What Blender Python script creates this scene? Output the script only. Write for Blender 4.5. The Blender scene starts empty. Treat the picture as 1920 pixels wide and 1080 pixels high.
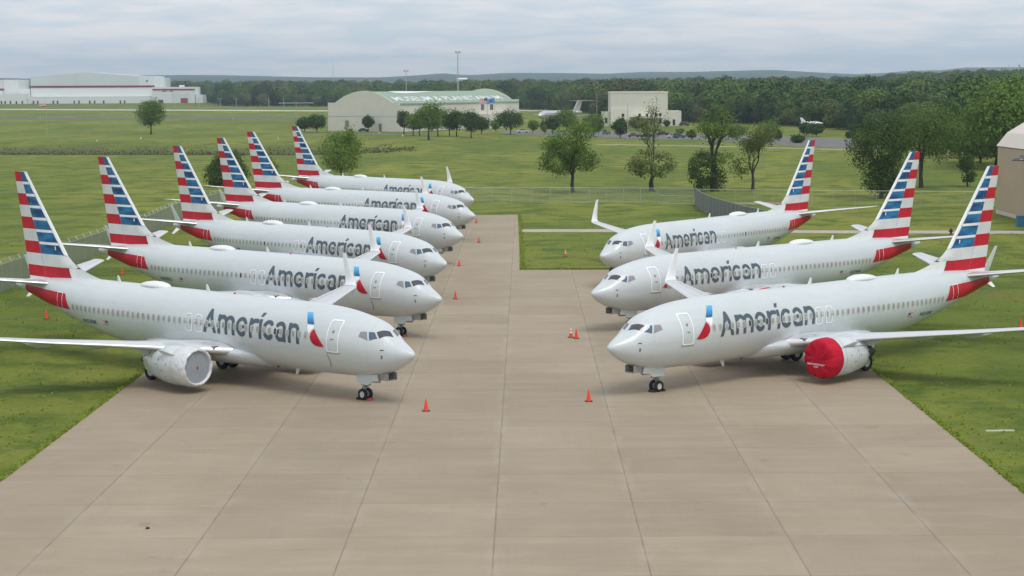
import bpy, bmesh, math, random
import numpy as np
from mathutils import Vector, Matrix
random.seed(7); rng = np.random.default_rng(7)
R = math.radians
S = bpy.context.scene
C = S.collection
# ------------------------------------------------------------------ camera
FPX, PITCH, CAMH, ROLL = 3466.73, 0.1089635, 18.1376, -0.0041792      # focal length in px of a 1920 px wide frame
cd = bpy.data.cameras.new('camera'); cam = bpy.data.objects.new('camera', cd); C.objects.link(cam)
cd.sensor_width = 36; cd.lens = FPX / 1920 * 36; cd.clip_start = 0.5; cd.clip_end = 40000
_r = Vector((1, 0, 0)); _u = Vector((0, math.sin(PITCH), math.cos(PITCH))); _f = Vector((0, math.cos(PITCH), -math.sin(PITCH)))
_R = _r * math.cos(ROLL) + _u * math.sin(ROLL); _U = _u * math.cos(ROLL) - _r * math.sin(ROLL)
cam.matrix_world = Matrix(((_R.x, _U.x, -_f.x, 0), (_R.y, _U.y, -_f.y, 0), (_R.z, _U.z, -_f.z, CAMH), (0, 0, 0, 1)))
S.camera = cam
# ------------------------------------------------------------------ light: overcast day
SUN_EL, SUN_AZ = R(60), R(150)          # azimuth measured from +Y (view direction) towards +X
S.view_settings.view_transform = 'Standard'; S.view_settings.look = 'None'
S.view_settings.exposure = 0.0; S.view_settings.gamma = 1
W = bpy.data.worlds.new('World'); S.world = W; W.use_nodes = True
nt = W.node_tree; nt.nodes.clear()
def N(t, **k):
    n = nt.nodes.new(t)
    for a, b in k.items(): setattr(n, a, b)
    return n
out = N('ShaderNodeOutputWorld'); bg = N('ShaderNodeBackground'); bg.inputs[1].default_value = 0.145
sky = N('ShaderNodeTexSky', sky_type='NISHITA', sun_disc=False, sun_elevation=SUN_EL, sun_rotation=SUN_AZ)
sky.air_density = 1.0; sky.dust_density = 2.0
tc = N('ShaderNodeTexCoord'); sep = N('ShaderNodeSeparateXYZ'); nt.links.new(tc.outputs['Generated'], sep.inputs[0])
def M_(op, a, b=None, c=None):
    m = N('ShaderNodeMath', operation=op)
    for i, v in enumerate((a, b, c)):
        if v is None: continue
        if isinstance(v, (int, float)): m.inputs[i].default_value = v
        else: nt.links.new(v, m.inputs[i])
    return m.outputs[0]
zz = M_('ADD', M_('MAXIMUM', sep.outputs['Z'], 0.0), 0.11)
px = M_('DIVIDE', sep.outputs['X'], zz); py = M_('DIVIDE', sep.outputs['Y'], zz)
cmb = N('ShaderNodeCombineXYZ'); nt.links.new(px, cmb.inputs[0]); nt.links.new(py, cmb.inputs[1])
def noise(vec, scale, detail, rough, dist=0):
    n = N('ShaderNodeTexNoise'); nt.links.new(vec, n.inputs['Vector'])
    n.inputs['Scale'].default_value = scale; n.inputs['Detail'].default_value = detail
    n.inputs['Roughness'].default_value = rough; n.inputs['Distortion'].default_value = dist
    return n.outputs['Fac']
n1 = noise(cmb.outputs[0], 3.2, 7, 0.55, .3); n2 = noise(cmb.outputs[0], 0.8, 4, 0.5)
cov = N('ShaderNodeMapRange'); nt.links.new(M_('ADD', M_('MULTIPLY', n1, .6), M_('MULTIPLY', n2, .5)), cov.inputs[0])
cov.inputs[1].default_value = .46; cov.inputs[2].default_value = .66; cov.inputs[3].default_value = 0; cov.inputs[4].default_value = 1
ccol = N('ShaderNodeMixRGB'); nt.links.new(cov.outputs[0], ccol.inputs[0])
ccol.inputs[1].default_value = (5.0, 5.6, 6.2, 1); ccol.inputs[2].default_value = (6.7, 6.6, 6.7, 1)
mx = N('ShaderNodeMixRGB'); mx.inputs[0].default_value = .90
nt.links.new(sky.outputs[0], mx.inputs[1]); nt.links.new(ccol.outputs[0], mx.inputs[2])
nt.links.new(mx.outputs[0], bg.inputs[0]); nt.links.new(bg.outputs[0], out.inputs[0])
sl = bpy.data.lights.new('sun', 'SUN'); sl.energy = 1.5; sl.angle = R(25); sl.color = (1, .985, .955)
so = bpy.data.objects.new('sun', sl); C.objects.link(so)
sd = Vector((math.sin(SUN_AZ) * math.cos(SUN_EL), math.cos(SUN_AZ) * math.cos(SUN_EL), math.sin(SUN_EL)))
so.rotation_euler = sd.to_track_quat('Z', 'Y').to_euler()
# ------------------------------------------------------------------ pixel -> place helpers (photo pixels, 1920 x 1080)
def ray(u, v):
    X, Y = u - 960, v - 540
    return (_R * (X / FPX) - _U * (Y / FPX) + _f)
def G(u, v, z=0.0):                       # point at height z seen at (u, v)
    d = ray(u, v); t = (z - CAMH) / d.z
    return Vector((d.x * t, d.y * t, z))
def AT(u, v, Y):                          # point at depth Y seen at (u, v)
    d = ray(u, v); t = Y / d.y
    return Vector((d.x * t, Y, CAMH + d.z * t))
# ------------------------------------------------------------------ object helpers
def tag(o, label=None, cat=None, group=None, kind=None):
    if label: o['label'] = label
    if cat: o['category'] = cat
    if group: o['group'] = group
    if kind: o['kind'] = kind
    return o
def empty(name, loc=(0, 0, 0), rz=0, label=None, cat=None, group=None):
    o = bpy.data.objects.new(name, None); C.objects.link(o); o.location = loc; o.rotation_euler = (0, 0, rz)
    o.empty_display_size = .5
    return tag(o, label, cat, group)
class MB:
    def __init__(s): s.v = []; s.f = []; s.m = []
    def add(s, vs, fs, mi=0):
        b = len(s.v); s.v += [tuple(p) for p in vs]; s.f += [tuple(b + i for i in f) for f in fs]; s.m += [mi] * len(fs)
    def quad(s, a, b, c, d, mi=0): s.add([a, b, c, d], [(0, 1, 2, 3)], mi)
    def box(s, x0, x1, y0, y1, z0, z1, mi=0):
        vs = [(x, y, z) for z in (z0, z1) for y in (y0, y1) for x in (x0, x1)]
        s.add(vs, [(0, 2, 3, 1), (4, 5, 7, 6), (0, 1, 5, 4), (2, 6, 7, 3), (0, 4, 6, 2), (1, 3, 7, 5)], mi)
    def tube(s, pts, rad, n=8, mi=0, cap=True):
        pts = [Vector(p) for p in pts]; rad = rad if isinstance(rad, (list, tuple)) else [rad] * len(pts)
        rings = []
        for i, p in enumerate(pts):
            d = (pts[min(i + 1, len(pts) - 1)] - pts[max(i - 1, 0)]).normalized()
            a = d.cross(Vector((0, 0, 1)) if abs(d.z) < .9 else Vector((1, 0, 0))).normalized(); b = d.cross(a)
            rings.append([p + (a * math.cos(2 * math.pi * k / n) + b * math.sin(2 * math.pi * k / n)) * rad[i] for k in range(n)])
        s.loft(rings, True, cap, mi)
    def loft(s, rings, closed=True, cap=False, mi=0):
        n = len(rings[0]); vs = [p for r in rings for p in r]; fs = []
        for i in range(len(rings) - 1):
            for k in range(n if closed else n - 1):
                k2 = (k + 1) % n
                fs.append((i * n + k, i * n + k2, (i + 1) * n + k2, (i + 1) * n + k))
        if cap: fs += [tuple(range(n))[::-1], tuple((len(rings) - 1) * n + k for k in range(n))]
        s.add(vs, fs, mi)
    def lathe(s, prof, n=32, axis='x', c=(0, 0, 0), mi=0, cap=False):   # prof: (along, radius)
        rings = []
        for a, r in prof:
            ring = []
            for k in range(n):
                t = 2 * math.pi * k / n; p, q = r * math.cos(t), r * math.sin(t)
                if axis == 'x': ring.append((c[0] + a, c[1] + p, c[2] + q))
                elif axis == 'y': ring.append((c[0] + p, c[1] + a, c[2] + q))
                else: ring.append((c[0] + p, c[1] + q, c[2] + a))
            rings.append(ring)
        s.loft(rings, True, cap, mi)
    def mesh(s, name, mats, smooth=False, fix=True):
        me = bpy.data.meshes.new(name); me.from_pydata(s.v, [], s.f)
        for m in (mats if isinstance(mats, (list, tuple)) else [mats]): me.materials.append(m)
        me.polygons.foreach_set('material_index', s.m)
        if fix:
            bm = bmesh.new(); bm.from_mesh(me)
            bmesh.ops.remove_doubles(bm, verts=bm.verts, dist=1e-4)
            bmesh.ops.recalc_face_normals(bm, faces=bm.faces); bm.to_mesh(me); bm.free()
        if smooth: me.polygons.foreach_set('use_smooth', [True] * len(me.polygons))
        me.update(); return me
    def build(s, name, mats, parent=None, smooth=False, loc=None, fix=True, auto=None):
        me = s.mesh(name, mats, smooth, fix)
        if auto is not None:
            me.polygons.foreach_set('use_smooth', [True] * len(me.polygons)); me.set_sharp_from_angle(angle=R(auto))
        o = bpy.data.objects.new(name, me); C.objects.link(o); o.parent = parent
        if loc is not None: o.location = loc
        return o
KIDS = {}
def kids(o): return [c for c in o.children]
def copy_tree(o, parent=None):
    c = o.copy(); C.objects.link(c); c.parent = parent
    for ch in o.children: copy_tree(ch, c)
    return c
# ------------------------------------------------------------------ materials
def mat(name, col, rough=.6, metal=0, spec=.5, coat=0, var=0, vscale=3, bump=0, bscale=20, trans=0, alpha=1):
    m = bpy.data.materials.new(name); m.use_nodes = True; t = m.node_tree; b = t.nodes['Principled BSDF']
    b.inputs['Base Color'].default_value = (*col, 1); b.inputs['Roughness'].default_value = rough
    b.inputs['Metallic'].default_value = metal; b.inputs['Specular IOR Level'].default_value = spec
    b.inputs['Coat Weight'].default_value = coat; b.inputs['Alpha'].default_value = alpha
    b.inputs['Transmission Weight'].default_value = trans
    if var or bump:
        co = t.nodes.new('ShaderNodeTexCoord')
        if var:
            n = t.nodes.new('ShaderNodeTexNoise'); n.inputs['Scale'].default_value = vscale; n.inputs['Detail'].default_value = 6
            t.links.new(co.outputs['Object'], n.inputs['Vector'])
            mr = t.nodes.new('ShaderNodeMapRange'); mr.inputs[1].default_value = .3; mr.inputs[2].default_value = .7
            mr.inputs[3].default_value = 1 - var; mr.inputs[4].default_value = 1 + var; t.links.new(n.outputs['Fac'], mr.inputs[0])
            mm = t.nodes.new('ShaderNodeVectorMath'); mm.operation = 'SCALE'; mm.inputs[0].default_value = col
            t.links.new(mr.outputs[0], mm.inputs['Scale']); t.links.new(mm.outputs[0], b.inputs['Base Color'])
        if bump:
            n = t.nodes.new('ShaderNodeTexNoise'); n.inputs['Scale'].default_value = bscale; n.inputs['Detail'].default_value = 4
            t.links.new(co.outputs['Object'], n.inputs['Vector'])
            bp = t.nodes.new('ShaderNodeBump'); bp.inputs['Strength'].default_value = bump; bp.inputs['Distance'].default_value = .1
            t.links.new(n.outputs['Fac'], bp.inputs['Height']); t.links.new(bp.outputs[0], b.inputs['Normal'])
    return m
class NG:                                   # tiny node builder for bigger materials
    def __init__(s, name):
        s.m = bpy.data.materials.new(name); s.m.use_nodes = True; s.t = s.m.node_tree; s.b = s.t.nodes['Principled BSDF']
        s.co = s.t.nodes.new('ShaderNodeTexCoord')
    def val(s, x, inp):
        if isinstance(x, (int, float)): inp.default_value = x
        elif isinstance(x, tuple): inp.default_value = x if len(inp.default_value) == len(x) else (*x, 1)
        else: s.t.links.new(x, inp)
    def math(s, op, a, b=0.0, c=0.0):
        n = s.t.nodes.new('ShaderNodeMath'); n.operation = op
        for i, v in enumerate((a, b, c)): s.val(v, n.inputs[i])
        return n.outputs[0]
    def noise(s, vec, scale, detail=4, rough=.55, dist=0):
        n = s.t.nodes.new('ShaderNodeTexNoise'); s.t.links.new(vec, n.inputs['Vector'])
        n.inputs['Scale'].default_value = scale; n.inputs['Detail'].default_value = detail
        n.inputs['Roughness'].default_value = rough; n.inputs['Distortion'].default_value = dist
        return n.outputs['Fac']
    def ramp(s, x, a, b, lo=0.0, hi=1.0):
        n = s.t.nodes.new('ShaderNodeMapRange'); s.val(x, n.inputs[0])
        for i, v in enumerate((a, b, lo, hi)): n.inputs[i + 1].default_value = v
        return n.outputs[0]
    def mix(s, f, a, b, mode='MIX'):
        n = s.t.nodes.new('ShaderNodeMixRGB'); n.blend_type = mode
        s.val(f, n.inputs[0]); s.val(a, n.inputs[1]); s.val(b, n.inputs[2]); return n.outputs[0]
    def mapping(s, vec, sc=(1, 1, 1), rot=(0, 0, 0), loc=(0, 0, 0)):
        n = s.t.nodes.new('ShaderNodeMapping'); s.t.links.new(vec, n.inputs[0])
        n.inputs['Scale'].default_value = sc; n.inputs['Rotation'].default_value = rot; n.inputs['Location'].default_value = loc
        return n.outputs[0]
    def bump(s, h, strength, dist=.05):
        n = s.t.nodes.new('ShaderNodeBump'); n.inputs['Strength'].default_value = strength; n.inputs['Distance'].default_value = dist
        s.t.links.new(h, n.inputs['Height']); s.t.links.new(n.outputs[0], s.b.inputs['Normal'])
    def col(s, c): s.t.links.new(c, s.b.inputs['Base Color'])
#--MATERIALS--
def paint_material():
    g = NG('fuselage_paint'); P = g.co.outputs['Object']
    n = g.noise(g.mapping(P, (.25, 1, 1.2)), 1.0, 5); c = g.mix(g.ramp(n, .3, .7), (.565, .612, .617), (.62, .662, .668))
    st = g.ramp(g.noise(g.mapping(P, (.5, 3, 3)), 2.0, 6, .65), .52, .75)
    c = g.mix(g.math('MULTIPLY', st, .16), c, (.40, .41, .38))
    sp = g.t.nodes.new('ShaderNodeSeparateXYZ'); g.t.links.new(P, sp.inputs[0]); fx = g.math('FRACT', g.math('DIVIDE', sp.outputs['X'], 2.54)); ln = g.ramp(fx, .004, .012, 1, 0); zz_ = g.math('FRACT', g.math('DIVIDE', g.math('ADD', sp.outputs['Z'], .35), 1.15)); ln = g.math('MAXIMUM', ln, g.math('MULTIPLY', g.ramp(zz_, .008, .02, 1, 0), .7))
    c = g.mix(g.math('MULTIPLY', ln, .32), c, (.30, .32, .31))
    g.col(c); g.b.inputs['Roughness'].default_value = .34; g.b.inputs['Coat Weight'].default_value = .35; g.b.inputs['Coat Roughness'].default_value = .12
    g.b.inputs['Metallic'].default_value = .0
    return g.m
MP = paint_material()
MPLAC = mat('placard_red', (.45, .12, .12), .5)
MWH = mat('white_paint', (.78, .79, .79), .4, coat=.2, var=.04)
MLINE = mat('white_outline', (.93, .94, .94), .45)
MRED = mat('red_paint', (.52, .006, .022), .45, spec=.3, coat=.0, var=.06, vscale=1)
MSIL = mat('silver_paint', (.68, .69, .69), .35, coat=.2, var=.08, vscale=.8)
def blue_material():
    g = NG('blue_paint'); P = g.co.outputs['Object']
    n = g.noise(g.mapping(P, (.55, 1, 1.6), (0, R(20), 0)), 1.1, 2); c = g.mix(g.ramp(n, .38, .66), (.005, .045, .15), (.024, .20, .42))
    g.col(c); g.b.inputs['Roughness'].default_value = .45; g.b.inputs['Specular IOR Level'].default_value = .3
    return g.m
MBLUE = blue_material()
MTXT = mat('lettering_grey', (.085, .12, .15), .5, spec=.3)
MWIN = mat('window_shade', (.34, .34, .31), .35, var=.25, vscale=5)
MWIND = mat('window_dark', (.03, .035, .04), .12, coat=.5)
MWINR = mat('window_rim', (.62, .63, .59), .4)
MGLASS = mat('cockpit_glass', (.045, .05, .055), .08, coat=.8, var=.3, vscale=4)
MGLASSB = mat('cockpit_glass_blue', (.06, .11, .17), .1, coat=.8)
MGLASSG = mat('cockpit_glass_covered', (.27, .26, .28), .3, coat=.3)
MLOGB = mat('logo_blue', (.02, .26, .60), .35, coat=.2); MLOGR = mat('logo_red', (.48, .006, .022), .4, spec=.3, var=.25, vscale=1.5)
MWING = mat('wing_grey', (.56, .58, .58), .42, coat=.1, var=.06, vscale=1)
MMETAL = mat('bare_metal', (.82, .82, .83), .32, metal=.75)
MDARK = mat('dark_metal', (.05, .05, .05), .5, metal=.4); MMID = mat('grey_metal', (.25, .25, .24), .5, metal=.3)
MTYRE = mat('tyre_rubber', (.016, .016, .017), .8); MRIM = mat('rim_white', (.6, .6, .58), .5)
MCOVG = mat('cover_plastic_grey', (.30, .33, .37), .35, coat=.3, var=.05)
MWRAP = mat('wrap_plastic', (.66, .67, .68), .3, coat=.6, bump=.9, bscale=4, var=.06)
MCOVR = mat('cover_red_fabric', (.50, .004, .025), .7, spec=.25, bump=.55, bscale=2.2, var=.12, vscale=2)
MORANGE = mat('cone_orange', (.80, .065, .025), .5, var=.08); MBLACK = mat('black_rubber', (.02, .02, .02), .7)
#--PLANE--
def ms(xs, ys):                              # smooth monotone interpolation
    xs = np.array(xs, float); ys = np.array(ys, float); h = np.diff(xs); d = np.diff(ys) / h; m = np.zeros(len(xs)); m[0] = d[0]; m[-1] = d[-1]
    for i in range(1, len(xs) - 1):
        if d[i - 1] * d[i] > 0: m[i] = 2 * d[i - 1] * d[i] / (d[i - 1] + d[i])
    def f(x):
        x = min(max(x, xs[0]), xs[-1]); i = min(int(np.searchsorted(xs, x, 'right')) - 1, len(xs) - 2); t = (x - xs[i]) / h[i]
        return float(ys[i] * (2 * t**3 - 3 * t * t + 1) + m[i] * h[i] * (t**3 - 2 * t * t + t) + ys[i + 1] * (-2 * t**3 + 3 * t * t) + m[i + 1] * h[i] * (t**3 - t * t))
    return f
XR = math.sqrt
crown = ms([0, .05, .15, .4, .7, 1.0, 1.35, 1.75, 2.2, 2.7, 3.2, 3.9, 4.8, 5.9, 7.5, 9, 27, 30, 33, 35.5, 37, 38.1, 38.5, 38.65],
           [2.97, 3.08, 3.17, 3.32, 3.48, 3.63, 3.82, 4.16, 4.50, 4.72, 4.85, 5.0, 5.16, 5.29, 5.38, 5.41, 5.41, 5.38, 5.30, 5.13, 4.97, 4.82, 4.72, 4.60])
keel = ms([0, .05, .15, .4, .8, 1.5, 2.5, 3.5, 5, 7, 23, 25, 27, 29, 31, 33, 35, 37, 38.1, 38.5, 38.65],
          [2.97, 2.84, 2.74, 2.54, 2.28, 1.94, 1.63, 1.46, 1.37, 1.33, 1.33, 1.42, 1.66, 2.03, 2.48, 2.99, 3.52, 4.0, 4.25, 4.33, 4.42])
halfw = ms([0, .05, .15, .4, .8, 1.5, 2.5, 3.5, 5, 6.5, 8, 25, 27, 29, 31, 33, 35, 37, 38.1, 38.5, 38.65],
           [0, .12, .22, .40, .62, .94, 1.30, 1.54, 1.77, 1.86, 1.88, 1.88, 1.84, 1.70, 1.47, 1.17, .84, .48, .27, .18, .10])
zmid = ms([0, 1, 3, 6, 9, 26, 30, 34, 37, 38.65], [2.97, 3.0, 3.2, 3.42, 3.5, 3.5, 3.75, 4.13, 4.43, 4.51])
def fus(x, th, off=0.0):                     # th: degrees up from the widest line, on the +y side (-90 keel .. 90 crown .. 270)
    w, zc, zt, zb = halfw(x), zmid(x), crown(x), keel(x); t = R(th); c, s = math.cos(t), math.sin(t)
    return Vector((x, c * (w + off), zc + s * ((zt - zc if s > 0 else zc - zb) + off)))
def th_of_z(x, z):
    zc = zmid(x); b = (crown(x) - zc) if z > zc else (zc - keel(x))
    return math.degrees(math.asin(max(-1, min(1, (z - zc) / b))))
def on(x, z, side=1, off=.012):
    p = fus(x, th_of_z(x, z), off); return Vector((p.x, p.y * side, p.z))
XS = sorted(set([0, .02, .05, .1, .15, .25, .4, .55, .7, .85, 1.0, 1.2, 1.35, 1.5, 1.65, 1.8, 2.0, 2.2, 2.4, 2.7, 3, 3.4, 3.8, 4.3, 4.8, 5.4, 6, 6.7, 7.5, 8.2, 9] +
              [9 + i for i in range(1, 17)] + [25 + .6 * i for i in range(1, 20)] + [37, 37.4, 37.8, 38.1, 38.3, 38.5, 38.6, 38.65]))
def side_patch(mb, x0, x1, zlo, zhi, side, off=.012, nx=8, nz=6, mi=0):  # zlo/zhi functions of x or numbers; x0,x1 may be (bottom, top)
    f = lambda v, x: v(x) if callable(v) else v
    rows = []
    xb = x0 if isinstance(x0, tuple) else (x0, x0); xt = x1 if isinstance(x1, tuple) else (x1, x1)
    for j in range(nz + 1):
        s = j / nz; a = xb[0] + (xb[1] - xb[0]) * s; b = xt[0] + (xt[1] - xt[0]) * s; row = []
        for i in range(nx + 1):
            x = a + (b - a) * i / nx; t0 = th_of_z(x, f(zlo, x)); t1 = th_of_z(x, f(zhi, x)); p = fus(x, t0 + (t1 - t0) * s, off)
            row.append((p.x, p.y * side, p.z))
        rows.append(row)
    mb.loft(rows, False, False, mi)
def rrect(x0, x1, z0, z1, r, n=5):
    pts = []
    for cx, cz, a in ((x1 - r, z1 - r, 0), (x0 + r, z1 - r, 90), (x0 + r, z0 + r, 180), (x1 - r, z0 + r, 270)):
        for k in range(n + 1):
            t = R(a + 90 * k / n); pts.append((cx + r * math.cos(t), cz + r * math.sin(t)))
    return pts
def ring_on(mb, pts, wdt, side, off=.012, mi=0, dense=.25):   # outline band on the hull
    P = []
    for i, p in enumerate(pts):
        q = pts[(i + 1) % len(pts)]; L = math.hypot(q[0] - p[0], q[1] - p[1]); n = max(1, int(L / dense))
        P += [(p[0] + (q[0] - p[0]) * k / n, p[1] + (q[1] - p[1]) * k / n) for k in range(n)]
    cx = sum(p[0] for p in P) / len(P); cz = sum(p[1] for p in P) / len(P)
    hx = max(abs(p[0] - cx) for p in P); hz = max(abs(p[1] - cz) for p in P)
    ins = [(cx + (p[0] - cx) * (1 - wdt / hx), cz + (p[1] - cz) * (1 - wdt / hz)) for p in P]
    a = [on(p[0], p[1], side, off) for p in P]; b = [on(p[0], p[1], side, off) for p in ins]
    mb.loft([a, b], True, False, mi)
def fill_on(mb, pts, side, off=.012, mi=0):   # small filled outline
    cx = sum(p[0] for p in pts) / len(pts); cz = sum(p[1] for p in pts) / len(pts)
    rings = []
    for s in (1, .6, .25): rings.append([on(cx + (p[0] - cx) * s, cz + (p[1] - cz) * s, side, off) for p in pts])
    mb.loft(rings, True, False, mi); mb.add(rings[-1], [tuple(range(len(pts)))], mi)
def text_mesh(body, width, height, bold=.0, cuts=10, shear=0, lift=1):
    cu = bpy.data.curves.new('t', 'FONT'); cu.body = body; cu.size = 1; cu.offset = bold; cu.resolution_u = 3; cu.shear = shear
    o = bpy.data.objects.new('t', cu); C.objects.link(o)
    dg = bpy.context.evaluated_depsgraph_get(); me = bpy.data.meshes.new_from_object(o.evaluated_get(dg))
    bpy.data.objects.remove(o); bm = bmesh.new(); bm.from_mesh(me)
    xs = [v.co.x for v in bm.verts]; ys = [v.co.y for v in bm.verts]
    x0, x1 = min(xs), max(xs); y0, y1 = 0.0, max(ys)
    cap = height                                      # height = cap height scale handled by caller through y1
    for v in bm.verts:
        v.co.x = (v.co.x - x0) / (x1 - x0) * width; v.co.y = v.co.y * height * (lift if v.co.x > width * .162 else 1)
    for k in range(-2, cuts + 4):
        y = height * k / cuts
        g = list(bm.verts) + list(bm.edges) + list(bm.faces)
        bmesh.ops.bisect_plane(bm, geom=g, plane_co=(0, y, 0), plane_no=(0, 1, 0), dist=1e-6)
    return bm
def text_on_side(body, xa, xb, zbase, height, side, matl, parent, name, bold=0, label=None):
    # reads left-to-right when looking at that side: on side -1 (port) from nose to tail, on side +1 from tail to nose
    bm = text_mesh(body, abs(xb - xa), height, bold, lift=1.13 if body[0] == 'A' else 1); z0 = zbase; x_first = xa
    t0 = th_of_z(12, zbase); dpm = 180 / math.pi / 1.89
    for v in bm.verts:
        x = (xa + v.co.x) if side < 0 else (xb - v.co.x)
        if x < 9 or x > 24: th = th_of_z(x, zbase) + v.co.y * dpm
        else: th = t0 + v.co.y * dpm
        p = fus(x, th, .014); v.co = Vector((p.x, p.y * side, p.z))
    bmesh.ops.recalc_face_normals(bm, faces=bm.faces)
    for f in bm.faces:
        if f.normal.y * side < 0: f.normal_flip()
    me = bpy.data.meshes.new(name); bm.to_mesh(me); bm.free(); me.materials.append(matl)
    me.polygons.foreach_set('use_smooth', [True] * len(me.polygons))
    o = bpy.data.objects.new(name, me); C.objects.link(o); o.parent = parent
    if label: o['label'] = label
    return o
def arcp(cx, cy, rx, ry, a0, a1, n=18): return [(cx + rx * math.cos(R(a0 + (a1 - a0) * k / n)), cy + ry * math.sin(R(a0 + (a1 - a0) * k / n))) for k in range(n + 1)]
LETTERS = [([(.12, -.2), (.15, 0), (.625, 1.33), (1.10, 0), (1.13, -.2)], .13, 1.445), ([(.32, .42), (.93, .42)], .095, 1.4),
    ([(1.50, -.2), (1.50, 1.4)], .125, 1.14), (arcp(1.83, .70, .33, .315, 180, 0) + [(2.16, -.2)], .125, 1.16), (arcp(2.49, .70, .33, .315, 180, 0) + [(2.82, -.2)], .125, 1.16),
    (arcp(3.60, .575, .40, .455, 2, 306, 40), .12, 1.2), ([(3.22, .56), (3.99, .56)], .085, 1.2),
    ([(4.40, -.2), (4.40, 1.4)], .125, 1.14), (arcp(4.86, .58, .46, .44, 178, 72), .13, 1.2), ([(5.28, -.2), (5.28, 1.4)], .125, 1.14),
    (arcp(6.02, .575, .41, .455, 52, 308, 36), .125, 1.2), (arcp(7.05, .70, .35, .325, 5, 142) , .125, 1.2), ([(7.40, -.2), (7.40, .72)], .14, 1.2), (arcp(7.08, .34, .33, .245, 90, 270), .12, 1.2), ([(7.08, .585), (7.4, .585)], .10, 1.2), ([(7.08, .095), (7.4, .15)], .12, 1.2),
    ([(7.86, -.2), (7.86, 1.4)], .125, 1.14), (arcp(8.22, .69, .35, .325, 180, 0) + [(8.57, -.2)], .125, 1.16)]
def lettering(side, matl, parent, xa, xb, th0):
    segs = []
    for pts, w, top in LETTERS:
        for (ax, ay), (bx, by) in zip(pts[:-1], pts[1:]): segs.append((ax, ay, bx, by, w, top))
    sg = np.array(segs); gx = np.arange(0, 8.72, .0125) + .006; dz = .026; mb = MB(); dpm = 180 / math.pi / 1.89
    def P(u, y):
        x = (xa + u) if side < 0 else (xb - u); p = fus(x, th0 + y * dpm, .014); return (p.x, p.y * side, p.z)
    y = 0.0
    while y < 1.45:
        yc = y + dz / 2; m = np.zeros(len(gx), bool)
        for ax, ay, bx, by, w, top in sg:
            if yc > top or min(ay, by) - w > yc or max(ay, by) + w < yc: continue
            dx, dy = bx - ax, by - ay; t = np.clip(((gx - ax) * dx + (yc - ay) * dy) / (dx * dx + dy * dy), 0, 1); m |= (gx - ax - t * dx) ** 2 + (yc - ay - t * dy) ** 2 < w * w
        d = np.diff(np.concatenate([[0], m.astype(int), [0]])); st = np.where(d == 1)[0]; en = np.where(d == -1)[0]
        for a, b in zip(st, en):
            u0, u1 = a * .0125, b * .0125; n = max(1, int((u1 - u0) / .5)); q = [u0 + (u1 - u0) * k / n for k in range(n + 1)]
            for k in range(n):
                f = [P(q[k], y), P(q[k + 1], y), P(q[k + 1], y + dz), P(q[k], y + dz)]; mb.quad(*(f if side < 0 else f[::-1]))
        y += dz
    me = mb.mesh('side_lettering', matl, True, False); o = bpy.data.objects.new('side_lettering', me); C.objects.link(o); o.parent = parent
def airfoil(le, te, z, thick, n=10, zt=0):
    c = te - le; P = []
    def yt(s): return 5 * thick * (.2969 * XR(s) - .126 * s - .3516 * s * s + .2843 * s**3 - .1036 * s**4)
    ss = [(1 - math.cos(math.pi * k / n)) / 2 for k in range(n + 1)]
    for s in ss[::-1]: P.append((le + c * s, z + c * (yt(s) + .012 * math.sin(math.pi * s))))
    for s in ss[1:-1]: P.append((le + c * s, z - c * (yt(s) * .8 - .012 * math.sin(math.pi * s))))
    return P
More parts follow.
